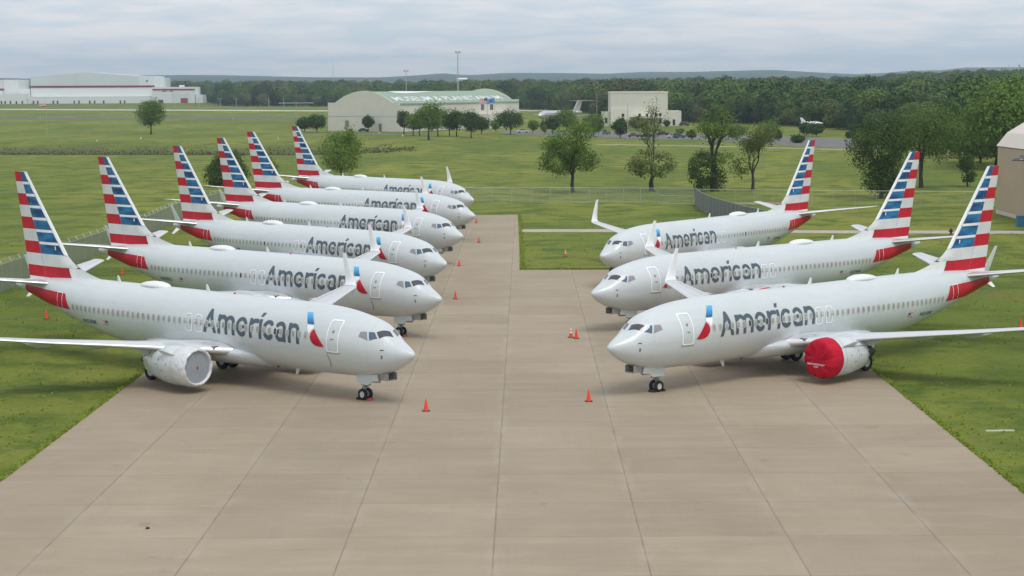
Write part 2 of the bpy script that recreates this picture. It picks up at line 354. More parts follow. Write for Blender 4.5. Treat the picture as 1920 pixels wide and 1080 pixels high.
# wing stations: (y, le_x, te_x, z, thickness)
WST = [(0.0, 12.9, 20.2, 2.02, .14), (1.7, 13.5, 20.1, 2.12, .14), (3.4, 14.7, 20.05, 2.32, .13), (5.6, 16.0, 20.0, 2.58, .12), (11, 18.9, 21.6, 3.18, .11), (16.9, 22.0, 23.45, 3.92, .095)]
def make_wing(root, side):
    mb = MB(); rings = []
    for y, le, te, z, t in WST: rings.append([(px_, y * side, pz) for px_, pz in airfoil(le, te, z, t)])
    mb.loft(rings, True, True); w = mb.build('wing', MWING, root, auto=40)
    # polished leading edge
    lb = MB(); rs = []
    for y, le, te, z, t in WST[1:]:
        P = airfoil(le, te, z, t, 10); c = te - le; n = len(P)
        sel = P[7:14]; rs.append([(px_ - .012, y * side, z + (pz - z) * 1.06) for px_, pz in sel])
    lb.loft(rs, False, False); lb.build('leading_edge', MMETAL, w, smooth=True)
    # split-tip winglet
    up = [(16.9, 22.0, 23.45, 3.98, .095), (17.25, 22.35, 23.55, 4.0, .09), (17.48, 22.7, 23.72, 4.14, .085), (17.58, 22.95, 23.85, 4.4, .08), (17.66, 23.2, 23.95, 4.8, .08), (17.82, 23.85, 24.3, 5.85, .08), (17.86, 24.1, 24.42, 6.2, .08)]
    mb = MB(); rings = []
    for i, (y, le, te, z, t) in enumerate(up):
        j = max(0, i - 1); k = min(len(up) - 1, i + 1); dy, dz = up[k][0] - up[j][0], up[k][3] - up[j][3]; L = math.hypot(dy, dz); ny, nz = -dz / L, dy / L
        rings.append([(px_, (y + ny * (pz)) * side, z + nz * pz) for px_, pz in airfoil(le, te, 0, t)])
    mb.loft(rings, True, True); wl = mb.build('winglet', MWH, w, auto=40)
    dn = [(17.35, 22.45, 23.6, 4.05, .06), (17.7, 22.95, 23.75, 3.75, .06), (18.1, 23.6, 23.95, 3.2, .06)]
    mb = MB(); rings = []
    for i, (y, le, te, z, t) in enumerate(dn):
        rings.append([(px_, (y + pz * .8) * side, z + pz * .55) for px_, pz in airfoil(le, te, 0, t)])
    mb.loft(rings, True, True); mb.build('lower_winglet', MWH, w, auto=40)
    for y, x0, L in ((7.3, 18.6, 3.4), (10.6, 19.6, 3.1), (13.6, 21.0, 2.6)):
        mb = MB(); z = np.interp(y, [s[0] for s in WST], [s[3] for s in WST])
        rings = []
        for a, r in ((0, .01), (.15, .10), (.4, .16), (.7, .13), (1, .01)):
            rings.append([(x0 + L * a, (y + r * .8 * math.cos(q * math.pi / 5)) * side, z - .22 + (r * 1.3) * math.sin(q * math.pi / 5) - .05 * a) for q in range(10)])
        mb.loft(rings, True, True); mb.build('flap_fairing', MWING, w, auto=50)
    # flap and aileron seams as thin dark strips on the top skin
    mb = MB()
    for (ya, yb, fr) in ((2.1, 5.4, .74), (6.0, 12.3, .72), (12.5, 16.4, .70)):
        rws = [[], []]
        for k in range(9):
            y = ya + (yb - ya) * k / 8
            le = np.interp(y, [s[0] for s in WST], [s[1] for s in WST]); te = np.interp(y, [s[0] for s in WST], [s[2] for s in WST]); z = np.interp(y, [s[0] for s in WST], [s[3] for s in WST]); t = np.interp(y, [s[0] for s in WST], [s[4] for s in WST])
            for q, d in enumerate((0, .04)):
                s_ = fr + d / (te - le); yt = 5 * t * (.2969 * XR(s_) - .126 * s_ - .3516 * s_**2 + .2843 * s_**3 - .1036 * s_**4)
                rws[q].append((le + (te - le) * s_, y * side, z + (te - le) * (yt + .012 * math.sin(math.pi * s_)) + .012))
        mb.loft(rws, False, False)
    mb.build('flap_seam', MMID, w)
    return w
EX, EY, EZ = 13.15, 4.85, 1.58
def make_engine(root, side, red):
    c = (EX, EY * side, EZ)
    prof = [(.9, .80), (.5, .88), (.2, .93), (.05, .97), (0, 1.02), (.03, 1.07), (.15, 1.13), (.45, 1.19), (1.0, 1.22), (1.7, 1.22), (2.4, 1.17), (3.0, 1.07), (3.45, .97)]
    mb = MB(); mb.lathe(prof, 64, 'x', c)
    n = 64; ring1 = []; ring0 = []                       # chevrons at the rear edge
    for k in range(n):
        t = 2 * math.pi * k / n; tri = abs((k * 18 / n) % 1 - .5) * 2
        for ring, a, r in ((ring0, 3.45, .97), (ring1, 3.5 + .22 * tri, .955 - .03 * tri)): ring.append((c[0] + a, c[1] + r * math.cos(t), c[2] + r * math.sin(t)))
    mb.loft([ring0, ring1], True, False)
    mb.loft([ring1, [(p[0] - .1, c[1] + (p[1] - c[1]) * .93, c[2] + (p[2] - c[2]) * .93) for p in ring1]], True, False)
    e = mb.build('engine_nacelle', MP, root, smooth=True)
    mb = MB(); mb.lathe([(3.3, .90), (3.3, .66), (3.7, .64), (4.3, .52), (4.7, .43), (4.7, .34), (5.1, .22), (5.5, .05), (5.52, 0.005)], 32, 'x', c); mb.build('exhaust_nozzle', MDARK, e, smooth=False, auto=35)
    mb = MB(); ys = side * EY                              # pylon
    rings = []
    for x, zb, zt, w in ((14.0, 2.72, 2.80, .04), (14.8, 2.5, 3.02, .2), (16.0, 2.2, 2.98, .26), (17.6, 1.95, 2.72, .26), (19.2, 2.15, 2.5, .15), (20.4, 2.4, 2.46, .03)):
        rings.append([(x, ys - w, zb), (x, ys + w, zb), (x, ys + w * .8, (zb + zt) / 2 + .2 * (zt - zb)), (x, ys + w * .2, zt), (x, ys - w * .2, zt), (x, ys - w * .8, (zb + zt) / 2 + .2 * (zt - zb))])
    mb.loft(rings, True, True); mb.build('pylon', MP, e, auto=40)
    # cowl seams, strake
    mb = MB()
    mb.lathe([(1.12, 1.226), (1.14, 1.226)], 64, 'x', c); mb.build('cowl_seam', MMID, e, smooth=True)
    mb = MB(); mb.lathe([(2.35, 1.181), (2.37, 1.179)], 64, 'x', c); mb.build('cowl_seam', MMID, e, smooth=True)
    for s2 in (-1, 1):
        mb = MB(); yy = c[1] + s2 * 1.22 * math.sin(R(52)); z0 = c[2] + 1.22 * math.cos(R(52))
        mb.add([(c[0] + .9, yy, z0 - .02), (c[0] + 2.2, yy, z0 - .03), (c[0] + 2.2, yy + s2 * .3, z0 + .23), (c[0] + 1.75, yy + s2 * .3, z0 + .24),
                (c[0] + .9, yy + s2 * .0, z0 + .0), (c[0] + 2.2, yy, z0 + .01), (c[0] + 2.2, yy + s2 * .3, z0 + .26), (c[0] + 1.75, yy + s2 * .3, z0 + .27)],
               [(0, 1, 2, 3), (4, 5, 6, 7), (0, 1, 5, 4), (1, 2, 6, 5), (2, 3, 7, 6), (3, 0, 4, 7)])
        mb.build('engine_strake', MWH, e)
    for a, x, w in ((8, 1.5, .07), (-12, 1.9, .05), (-12, 2.05, .05), (18, 2.3, .06), (4, 2.55, .06), (-30, 1.7, .08)):
        for s2 in (1, -1):
            t = R(a); r = 1.235 - max(0, (x - 1.7)) * .09; y = c[1] + s2 * r * math.cos(t); z = c[2] + r * math.sin(t)
            mb = MB(); mb.box(c[0] + x, c[0] + x + w, y - .012, y + .012, z, z + .06); mb.build('placard', MPLAC, e)
    if red:
        mb = MB(); prof = [(-.24, 0.004), (-.24, .3), (-.23, .6), (-.21, .85), (-.16, 1.06), (-.02, 1.17), (.2, 1.225), (.55, 1.245), (.78, 1.25), (.80, 1.215)]
        rings = []
        for a, r in prof:
            ring = []
            for k in range(72):
                t = 2 * math.pi * k / 72; w = (.045 * math.sin(9 * t + 3 * r + math.sin(3 * t)) + .035 * math.sin(16 * t + 7 * r + 2 * math.sin(2 * t)) + .03 * math.sin(4 * t + 5 * r)) * min(1, r) * (1 if a < .3 else .3)
                ring.append((c[0] + a - w * (1.2 if a < 0 else 0), c[1] + (r + (w * .3 if a > 0 else 0)) * math.cos(t), c[2] + (r + (w * .3 if a > 0 else 0)) * math.sin(t)))
            rings.append(ring)
        mb.loft(rings, True, False); cv = mb.build('engine_cover', MCOVR, e, smooth=True); cv['label'] = 'red fabric engine intake cover with white warning print'
        def tx(body, wd, h, yo, zo):
            bm = text_mesh(body, wd, h, .02, 2)
            for v in bm.verts: v.co = Vector((c[0] - .33, c[1] + wd / 2 - v.co.x + yo, c[2] + v.co.y + zo))
            me = bpy.data.meshes.new('warning_print'); bm.to_mesh(me); bm.free(); me.materials.append(MWH)
            o = bpy.data.objects.new('warning_print', me); C.objects.link(o); o.parent = e
        tx('REMOVE BEFORE FLIGHT', 1.34, .155, .22 * 0, -.36); tx('ENGINE', .34, .11, 0, -.50)
        mb = MB(); mb.tube([(c[0] + .1, c[1] - 1.0, c[2] + .62), (c[0] + 1.3, c[1] - 1.02, c[2] + .70), (c[0] + 2.6, c[1] - .98, c[2] + .66), (c[0] + 3.5, c[1] - .78, c[2] + .56)], .014, 5); mb.build('cover_strap', MDARK, e)
    else:
        mb = MB(); mb.lathe([(.12, .955), (.10, .5), (.09, .004)], 48, 'x', c); cv = mb.build('intake_cover', MCOVG, e, smooth=True)
        cv['label'] = 'grey plastic sheet sealing the engine intake'
        mb = MB(); rings = []
        for a, r in ((.14, .95), (.0, .985), (-.035, 1.03), (.01, 1.09), (.12, 1.15), (.35, 1.20), (.6, 1.225), (.85, 1.236), (.9, 1.225)):
            rings.append([(c[0] + a + .02 * math.sin(11 * 2 * math.pi * k / 72 + 7 * r), c[1] + (r + .012 * math.sin(2 * math.pi * k / 72 * 13 + 9 * a)) * math.cos(2 * math.pi * k / 72), c[2] + (r + .012 * math.sin(2 * math.pi * k / 72 * 13 + 9 * a)) * math.sin(2 * math.pi * k / 72)) for k in range(72)])
        mb.loft(rings, True, False); mb.build('plastic_wrap', MWRAP, e, smooth=True)
        mb = MB(); rings = []
        for a, r in ((3.2, 1.05), (3.5, .99), (3.85, .86), (4.3, .66), (4.6, .5)):
            rings.append([(c[0] + a + .04 * math.sin(7 * 2 * math.pi * k / 48), c[1] + (r + .03 * math.sin(2 * math.pi * k / 48 * 9 + 9 * a)) * math.cos(2 * math.pi * k / 48), c[2] + (r + .03 * math.sin(2 * math.pi * k / 48 * 9 + 9 * a)) * math.sin(2 * math.pi * k / 48)) for k in range(48)])
        mb.loft(rings, True, False); mb.build('exhaust_wrap', MWRAP, e, smooth=True)
        mb = MB(); mb.box(c[0] + .05, c[0] + .08, c[1] - .04, c[1] + .04, c[2] - .09, c[2] + .05)
        mb.build('warning_tag', MRED, e)
    return e
def wheel(parent, x, y, r, w, side):
    mb = MB(); mb.lathe([(-w / 2 * .6, r * .52), (-w / 2 * .9, r * .62), (-w / 2, r * .78), (-w / 2 * .75, r * .95), (-w / 2 * .3, r), (w / 2 * .3, r), (w / 2 * .75, r * .95), (w / 2, r * .78), (w / 2 * .9, r * .62), (w / 2 * .6, r * .52)], 32, 'y', (x, y, r))
    mb.build('tyre', MTYRE, parent, smooth=True)
    mb = MB()
    for s in (-1, 1): mb.lathe([(s * w * .30, r * .53), (s * w * .34, r * .50), (s * w * .25, r * .40), (s * w * .12, r * .34), (s * w * .12, r * .2), (s * w * .3, r * .16), (s * w * .3, 0.002)], 24, 'y', (x, y, r))
    mb.build('wheel_rim', MRIM, parent, smooth=False, auto=30)
def make_airliner(red):
    root = empty('airliner')
    mb = MB(); n = 48; rings = []
    for x in XS:
        rings.append([tuple(fus(x if x else .004, 360 * k / n - 90)) if x > 0 else (0.0, 0.0, 2.97) for k in range(n)])
    mb.loft(rings, True, False); body = mb.build('fuselage', MP, root, smooth=True)
    mb = MB(); mb.lathe([(38.645, .02), (38.66, .09), (38.60, .10)], 16, 'x', (0, 0, 4.51)); mb.build('exhaust_pipe', MDARK, root)
    for s in (-1, 1):
        # cockpit windows, given as corner quads in (x, angle above widest line)
        quads = COCKPIT
        for nm, ml, q in quads:
            mb = MB(); rows = []
            for j in range(7):
                tt = j / 6; row = []
                for i in range(7):
                    ss_ = i / 6
                    x = (q[0][0] * (1 - ss_) + q[1][0] * ss_) * (1 - tt) + (q[3][0] * (1 - ss_) + q[2][0] * ss_) * tt
                    th = (q[0][1] * (1 - ss_) + q[1][1] * ss_) * (1 - tt) + (q[3][1] * (1 - ss_) + q[2][1] * ss_) * tt
                    p = fus(x, th, .012); row.append((p.x, p.y * s, p.z))
                rows.append(row)
            mb.loft(rows, False, False); mb.build(nm, ml, root, smooth=True)
        # cabin windows
        for k in range(45):
            x = 7.03 + k * .521
            mb = MB(); fill_on(mb, rrect(x - .145, x + .145, 3.525 - .0025 * k, 3.975 - .0025 * k, .13, 3), s, .018, 0); fill_on(mb, rrect(x - .11, x + .11, 3.565 - .0025 * k, 3.935 - .0025 * k, .11, 3), s, .024, 1)
            wo = mb.build('cabin_window', [MWINR, MWIN], root); wo['wi'] = k * s if k else 0
        # entry door, service door, two overwing exits
        mb = MB(); ring_on(mb, rrect(4.45, 5.35, 2.89, 4.74, .14), .07, s); d = mb.build('entry_door', MLINE, root, smooth=True)
        mb = MB(); fill_on(mb, rrect(4.83, 4.97, 4.0, 4.16, .05, 2), s, .016); mb.build('door_window', MMID, d); mb = MB(); fill_on(mb, rrect(4.8, 5.05, 3.62, 3.68, .02, 2), s, .016); mb.build('door_handle', MMID, d)
        mb = MB(); ring_on(mb, rrect(4.4, 5.4, 2.81, 2.87, .02), .02, s); mb.build('door_sill', MMID, d)
        mb = MB(); rws = [[], []]
        for q in range(9):
            z = 2.72 - q * .1; xx = 5.36 - .05 * q + .0085 * q * q
            for i, dd in enumerate((0, .035)): rws[i].append(on(xx + dd, z, s, .014))
        if s > 0: mb.loft(rws, False, False); mb.build('hull_vent', MDARK, root)
        for x in (16.66, 17.62):
            mb = MB(); ring_on(mb, rrect(x - .33, x + .33, 3.10, 4.20, .17), .06, s, .026); mb.build('overwing_exit', MLINE, root, smooth=True)
        # tail patch (red), its white edge, aft door
        lo = lambda x: max(np.interp(x, [30.6, 33.7, 34.8, 37.2], [3.42, 3.50, 3.66, 4.12]), keel(x) + .03)
        mb = MB(); side_patch(mb, (30.42, 31.1), (36.9, 36.9), lo, lambda x: max(np.interp(x, [31, 34, 37], [4.42, 4.50, 4.62]), lo(x) + .02), s, .012, 24, 8); mb.build('tail_patch', MRED, root, smooth=True)
        mb = MB(); ring_on(mb, rrect(31.42, 32.12, 2.72, 4.50, .12), .04, s, .018); ad = mb.build('aft_door', MLINE, root, smooth=True)
        mb = MB(); fill_on(mb, rrect(31.70, 31.82, 3.95, 4.1, .04, 2), s, .022); mb.build('door_window', MDARK, ad); mb = MB(); fill_on(mb, rrect(31.64, 31.88, 3.6, 3.67, .02, 2), s, .022); mb.build('door_handle', MDARK, ad); mb = MB(); fill_on(mb, rrect(31.5, 32.0, 2.66, 2.71, .02, 2), s, .022); mb.build('door_sill', MDARK, ad)
        # emblem: blue top, red lower feather, pale centre
        mb = MB(); side_patch(mb, (6.50, 7.10), (7.04, 7.53), lambda x: 4.38, lambda x: 4.99 - .5 * max(0, x - 7.3) ** 2, s, .02, 8, 8); mb.build('emblem_top', MLOGB2, root, smooth=True)
        mb = MB(); pts = [(6.38, 4.13), (6.54, 4.0), (6.63, 3.86), (6.66, 3.68), (6.60, 3.50), (6.44, 3.31), (6.2, 3.19), (5.9, 3.15), (5.52, 3.17), (5.74, 3.4), (5.96, 3.66), (6.2, 3.92)]
        fill_on(mb, pts, s, .02); mb.build('emblem_bottom', MLOGR, root, smooth=True)
        mb = MB(); fill_on(mb, [(6.50, 4.33), (7.02, 4.33), (6.95, 4.1), (6.76, 3.84), (6.70, 3.9), (6.62, 4.05), (6.44, 4.18)], s, .016); mb.build('emblem_centre', MLINE, root, smooth=True)
        lettering(s, MTXT, root, 7.54, 16.26, -8.8)
        mb = MB(); xi = XI if s < 0 else 23.8 - XI
        fill_on(mb, [(xi - s * .24, 4.70), (xi + s * .06, 4.70), (xi + s * .14, 4.47), (xi - s * .08, 4.47)], s, .014); mb.build('letter_accent', MTXT, root, smooth=True)
        # small flag and nose probes
        mb = MB(); [side_patch(mb, 25.93, 26.48, 2.76 + .04 * q_, 2.80 + .04 * q_, s, .014, 3, 1, 2 * ((q_ + 1) % 2)) for q_ in range(7)]; side_patch(mb, 25.93, 26.2, 2.90, 3.04, s, .02, 3, 3, 1)
        mb.build('small_flag', [MLINE, MTXT, MRED], root)
        for x, z, w, h in ((1.52, 3.20, .22, .05), (1.58, 2.87, .12, .05), (1.60, 2.74, .09, .09)): mb = MB(); fill_on(mb, rrect(x, x + w, z, z + h, .02, 2), s, .016); mb.build('nose_probe', MDARK, root)
        make_wing(root, s); make_engine(root, s, red)
        # horizontal stabiliser
        mb = MB(); rings = []
        for y, le, te, z, t in ((.1, 33.3, 37.4, 4.78, .10), (.8, 33.8, 37.5, 4.86, .10), (7.0, 38.0, 39.35, 5.62, .09), (7.17, 38.3, 39.45, 5.64, .05)):
            rings.append([(a, y * s, b) for a, b in airfoil(le, te, z, t)])
        mb.loft(rings, True, True); st = mb.build('stabiliser', MWING, root, auto=40)
        mb = MB(); rs = []
        for y, le, te, z, t in ((.8, 33.8, 37.5, 4.86, .10), (7.0, 38.0, 39.35, 5.62, .09)):
            rs.append([(a - .012, y * s, z + (b - z) * 1.06) for a, b in airfoil(le, te, z, t)[7:14]])
        mb.loft(rs, False, False); mb.build('leading_edge', MMETAL, st, smooth=True)
        for x in (34.9, 35.25, 35.7, 36.0): mb = MB(); fill_on(mb, rrect(x, x + .14, 4.93, 4.98, .02, 2), s, .02); mb.build('trim_mark', MDARK, root)
        mb = MB(); mb.box(14.25, 14.62, min(s * 2.35, s * 2.75), max(s * 2.35, s * 2.75), 2.34, 2.50); mb.build('landing_light', MMID, root)
    # wing to body fairing
    mb = MB(); rings = []
    for x, w, zb in ((11.2, .6, 1.33), (12, 1.4, 1.22), (13.2, 1.95, 1.16), (15, 2.12, 1.13), (18, 2.15, 1.13), (20.5, 2.0, 1.16), (22.3, 1.5, 1.22), (23.8, .7, 1.30)):
        rings.append([(x, w * math.cos(R(a)), 2.05 + (2.05 - zb) * math.sin(R(a)) if math.sin(R(a)) < 0 else 2.05 + .55 * math.sin(R(a)) * (w / 2.1)) for a in range(0, 360, 15)])
    mb.loft(rings, True, True); mb.build('wing_fairing', MP, root, smooth=True)
    # fin
    te = lambda z: 37.02 + (z - 4.9) * .199
    def le(z):
        return float(np.interp(z, [4.9, 5.30, 5.42, 5.60, 5.82, 6.05, 6.35, 6.77, 12.36], [27.6, 28.4, 29.1, 29.9, 30.75, 31.4, 31.98, 32.55, 37.07]))
    sp = lambda z: 37.78 - .44 * (12.36 - z)
    rows = [12.36, 11.68, 10.86, 10.07, 9.26, 8.45, 7.62, 6.80, 5.97, 5.19]
    W_, RD, BL, SV = 0, 1, 2, 3
    mb = MB()
    def half(z, x):                                        # half thickness of the fin
        L = te(z) - le(z); q = (te(z) - x) / max(L, .01); Lc = min(L, 5.6); xx = (te(z) - x) / Lc
        if xx > 1: return max(.02, .05 * (1 - (xx - 1)))
        s_ = 1 - xx; return Lc * 5 * .085 * (.2969 * XR(max(s_, 0)) - .126 * s_ - .3516 * s_**2 + .2843 * s_**3 - .1036 * s_**4) + (.02 if L > 5.6 and s_ < .1 else 0)
    def cell(z0, z1, xa, xb, mi, nx=4, nz=3):              # xa, xb: functions of z (front, back)
        for s in (-1, 1):
            rws = []
            for j in range(nz + 1):
                z = z0 + (z1 - z0) * j / nz; a, b = xa(z), xb(z)
                rws.append([(a + (b - a) * i / nx, s * half(z, a + (b - a) * i / nx), z) for i in range(nx + 1)])
            mb.loft(rws, False, False, mi)
    bd = lambda z: le(z) + .28
    for i in range(7):
        zt, zb = rows[i], rows[i + 1]
        cell(zb, zt, sp, te, RD if i % 2 == 0 else SV)
        cell(zb, zt, le, bd, W_, 4, 2)
        zw = zt - (.0 if i == 0 else .18)
        cell(zb, zw, bd, sp, BL)
        if i: cell(zw, zt, bd, sp, W_)
    cell(rows[8], rows[7], le, te, SV, 10, 6)
    z9 = lambda z: 31.9 + (z - 5.19) * .46
    cell(rows[9], rows[8], z9, te, RD, 6); cell(rows[9], rows[8], le, z9, W_, 6, 5); cell(4.7, rows[9], le, te, W_, 12, 4)
    mb.add([(le(12.36), 0, 12.36), (37.5, .10, 12.37), (te(12.36), 0, 12.36), (37.5, -.10, 12.37)], [(0, 1, 2, 3)], W_)
    mb.build('tail_fin', [MP2, MRED, MBLUE, MSIL], root, auto=35)
    mb = MB(); rs = []
    for s in (-1, 1):
        mb.tube([(te(z) - 1.35 - .12 * (12.2 - z), s * (half(z, te(z) - 1.35 - .12 * (12.2 - z)) + .002), z) for z in np.linspace(5.2, 12.2, 10)], .008, 4)
    mb.build('rudder_hinge_line', MMID, root)
    for s in (-1, 1):
        mb = MB(); y_ = s * (half(7.2, 33.7) + .01); mb.add([(33.66, y_, 7.12), (33.76, y_, 7.12), (33.80, y_, 7.36), (33.68, y_, 7.36)], [(0, 1, 2, 3)]); mb.build('fin_mark', MLINE, root)
    # radome on the crown, blade antennas, beacon
    mb = MB(); rings = []
    for x, w, h in ((21.75, .03, .01), (21.95, .3, .12), (22.3, .50, .24), (22.8, .60, .31), (23.4, .60, .31), (24.0, .5, .24), (24.4, .33, .13), (24.75, .03, .01)):
        rings.append([(x, w * math.cos(R(a)), 5.38 + (h * math.sin(R(a)) if math.sin(R(a)) > 0 else .12 * math.sin(R(a)))) for a in range(0, 360, 20)])
    mb.loft(rings, True, True); mb.build('radome', MWH, root, smooth=True)
    for x, z0, z1, ln in ((26.75, 5.38, 5.80, 1), (17.7, 5.38, 5.82, 1), (9.5, 1.36, .92, -1)):
        mb = MB(); rings = [[(a, 0 + (b - 0), z0) for a, b in airfoil(x, x + .42, 0, .16, 6)], [(a + .22, b, z1) for a, b in airfoil(x + .05, x + .22, 0, .14, 6)]]
        mb.loft(rings, True, True); mb.build('blade_antenna', MWH, root)
    mb = MB(); mb.lathe([(0, .09), (.06, .08), (.1, .04), (.11, .003)], 10, 'z', (15.4, 0, 5.39)); mb.build('beacon', MRED, root)
    mb = MB(); mb.lathe([(0, .09), (-.06, .08), (-.1, .04), (-.11, .003)], 10, 'z', (11.5, 0, 1.28)); mb.build('beacon', MRED, root)
    # nose gear
    NX_ = 4.0
    mb = MB(); mb.tube([(NX_ + .1, 0, 1.75), (NX_, 0, .75), (NX_, 0, .34)], [.09, .075, .06], 10); mb.tube([(NX_, -.24, .34), (NX_, .24, .34)], .05, 8)
    mb.tube([(NX_ - .05, 0, 1.1), (NX_ - 1.0, 0, 1.55)], .045, 8); mb.tube([(NX_, 0, .9), (NX_ + .25, 0, .68), (NX_ + .03, 0, .45)], .035, 6)
    mb.box(NX_ - .3, NX_ + .18, -.16, .16, .86, .96); mb.tube([(NX_ - .02, 0, .8), (NX_ - .28, 0, .78)], .03, 6)
    g = mb.build('nose_gear', MMID, root, auto=40)
    wheel(g, NX_, .22, .345, .20, 1); wheel(g, NX_, -.22, .345, .20, -1)
    for s in (-1, 1):
        mb = MB(); y = s * .42
        mb.add([(2.55, y, 1.66), (4.3, y, 1.48), (4.18, y * 1.08, .98), (3.25, y * 1.08, 1.0), (3.05, y * 1.04, 1.22), (2.45, y * 1.04, 1.30)] + [(2.55, y + .03, 1.66), (4.3, y + .03, 1.48), (4.18, y * 1.08 + .03, .98), (3.25, y * 1.08 + .03, 1.0), (3.05, y * 1.04 + .03, 1.22), (2.45, y * 1.04 + .03, 1.30)],
               [tuple(range(6)), tuple(range(11, 5, -1))] + [(i, (i + 1) % 6, 6 + (i + 1) % 6, 6 + i) for i in range(6)])
        mb.build('gear_door', MP, root)
    mb = MB(); mb.box(1.75, 2.4, -.36, .36, 1.36, 1.42); mb.box(1.75, 2.4, -.36, -.33, 1.42, 1.80); mb.box(1.75, 2.4, .33, .36, 1.42, 1.80); mb.box(2.37, 2.4, -.33, .33, 1.42, 1.75)
    mb.build('front_gear_panel', MPANEL, root)
    for s in (-1, 1):                                     # main gear
        mb = MB(); y = s * 2.86; mb.tube([(19.5, y, 2.1), (19.6, y, .9), (19.6, y, .55)], [.14, .12, .1], 10); mb.tube([(19.6, y - .45, .56), (19.6, y + .45, .56)], .08, 8); mb.tube([(19.6, y, 1.1), (19.6, y - s * 1.2, 1.7)], .07, 8)
        g = mb.build('main_gear', MMID, root, auto=40); wheel(g, 19.6, y - .42, .56, .40, s); wheel(g, 19.6, y + .42, .56, .40, s)
        mb = MB(); mb.box(19.2, 20.1, y + s * .68 - .02, y + s * .68 + .02, 1.1, 2.1); mb.build('gear_door', MP, root)
    return root
def logo_blue():
    g = NG('logo_blue_gradient'); sp = g.t.nodes.new('ShaderNodeSeparateXYZ'); g.t.links.new(g.co.outputs['Object'], sp.inputs[0])
    g.col(g.mix(g.ramp(sp.outputs['Z'], 4.45, 4.95), (.006, .11, .34), (.07, .47, .80))); g.b.inputs['Roughness'].default_value = .35
    return g.m
MLOGB2 = logo_blue(); MPANEL = mat('gear_panel_grey', (.30, .30, .28), .6, var=.2)
MP2 = mat('fin_white_paint', (.84, .85, .85), .35, coat=.3, var=.03)
TXH = 1.95 ; XI = 12.80
COCKPIT = [('windscreen', MGLASS, [(1.80, 84), (2.22, 50), (1.93, 38.8), (1.47, 80)]),
           ('side_window', MGLASSB, [(2.30, 47.5), (2.63, 42), (2.42, 23.7), (2.02, 35.8)]),
           ('side_window', MGLASSG, [(2.74, 41), (3.12, 37.2), (3.16, 26), (2.53, 22.5)])]
POSES = dict(L1=(-5.536, 103.669, -.715), L2=(-5.035, 131.26, -.688), L3=(-5.583, 157.443, -.756), L4=(-4.95, 186.73, -.726), L5=(-4.293, 216.395, -.677), L6=(-5.059, 246.525, -.782),
             R1=(5.543, 106.14, -.715), R2=(5.816, 134.329, -.705), R3=(7.928, 164.226, -.9))
LAB = dict(
 L1='nearest airliner of the left row, near engine intake sealed with grey plastic',
 L2='second airliner from the front in the left row, nose just behind the nearest one',
 L3='third airliner from the front in the left row, its nose overlapping the fourth',
 L4='fourth airliner from the front in the left row, dark bush behind its tail fin',
 L5='fifth airliner from the front in the left row, second last before the fence',
 L6='farthest airliner of the left row, smallest one, leafy tree behind its tail',
 R1='nearest airliner of the right row, red fabric cover on its near engine',
 R2='middle airliner of the right row, tail fin in front of the big dark trees',
 R3='farthest airliner of the right row, parked beside the square of grass')
def place(o, k):
    x, y, h = POSES[k]; o.location = (x, y, 0); o.rotation_euler = (0, 0, (math.pi + h) if k[0] == 'L' else -h)
    tag(o, LAB[k], 'airliner', 'airliners parked nose in on the left side' if k[0] == 'L' else 'airliners parked nose in on the right side')
planes = {}
pL = make_airliner(False); place(pL, 'L1'); planes['L1'] = pL
pR = make_airliner(True); place(pR, 'R1'); planes['R1'] = pR
for k in ('L2', 'L3', 'L4', 'L5', 'L6'): planes[k] = copy_tree(pL); place(planes[k], k)
for k in ('R2', 'R3'): planes[k] = copy_tree(pR); place(planes[k], k)
for k, reg in dict(L1='N323RM', L2='N303RG', R1='N316RK', R2='N324RA', R3='N314RH').items():
    sd_ = 1 if k[0] == 'L' else -1
    text_on_side(reg, 27.35, 29.0, 2.70, .46, sd_, MTXT, planes[k], 'registration', .01)
for k, p in planes.items():                  # a few windows have their shade up
    ws = [c for c in p.children if c.name.startswith('cabin_window')]
    for c in random.sample(ws, 3):
        c.material_slots[1].link = 'OBJECT'; c.material_slots[1].material = MWIND
    for c in ws:
        if 'wi' in c: del c['wi']
#--REST--
# ------------------------------------------------------------------ ground
GZ_TAB_U = [-400, 0, 300, 600, 900, 1140, 1300, 1600, 1750, 1920, 2300]
GZ_Y0 = [2300, 2300, 1850, 1750, 1650, 1300, 950, 900, 800, 700, 600]
GZ_H = [0, 0, 2, 1, 1, 2, 2, 4, 8, 11, 13]
SKY_U = [-600, 0, 40, 60, 120, 300, 345, 420, 600, 720, 790, 832, 870, 905, 950, 1000, 1090, 1140, 1200, 1300, 1450, 1530, 1600, 1650, 1700, 1775, 1795, 1920, 2500]
SKY_V = [142, 146, 147, 148, 143, 141.5, 141, 141.5, 145.5, 145, 141, 137.2, 141, 140, 136.8, 137, 137.5, 138.5, 135.5, 135.5, 132, 136.5, 139.5, 137.5, 133, 131.5, 127, 126.5, 126]
def hash2(x, y): return math.sin(x * 1.3 + 2.1 * math.sin(y * .7)) * .5 + math.sin(y * 1.7 + 1.3 * math.sin(x * .9 + 2)) * .5
RIDGE_Y = 9500.0
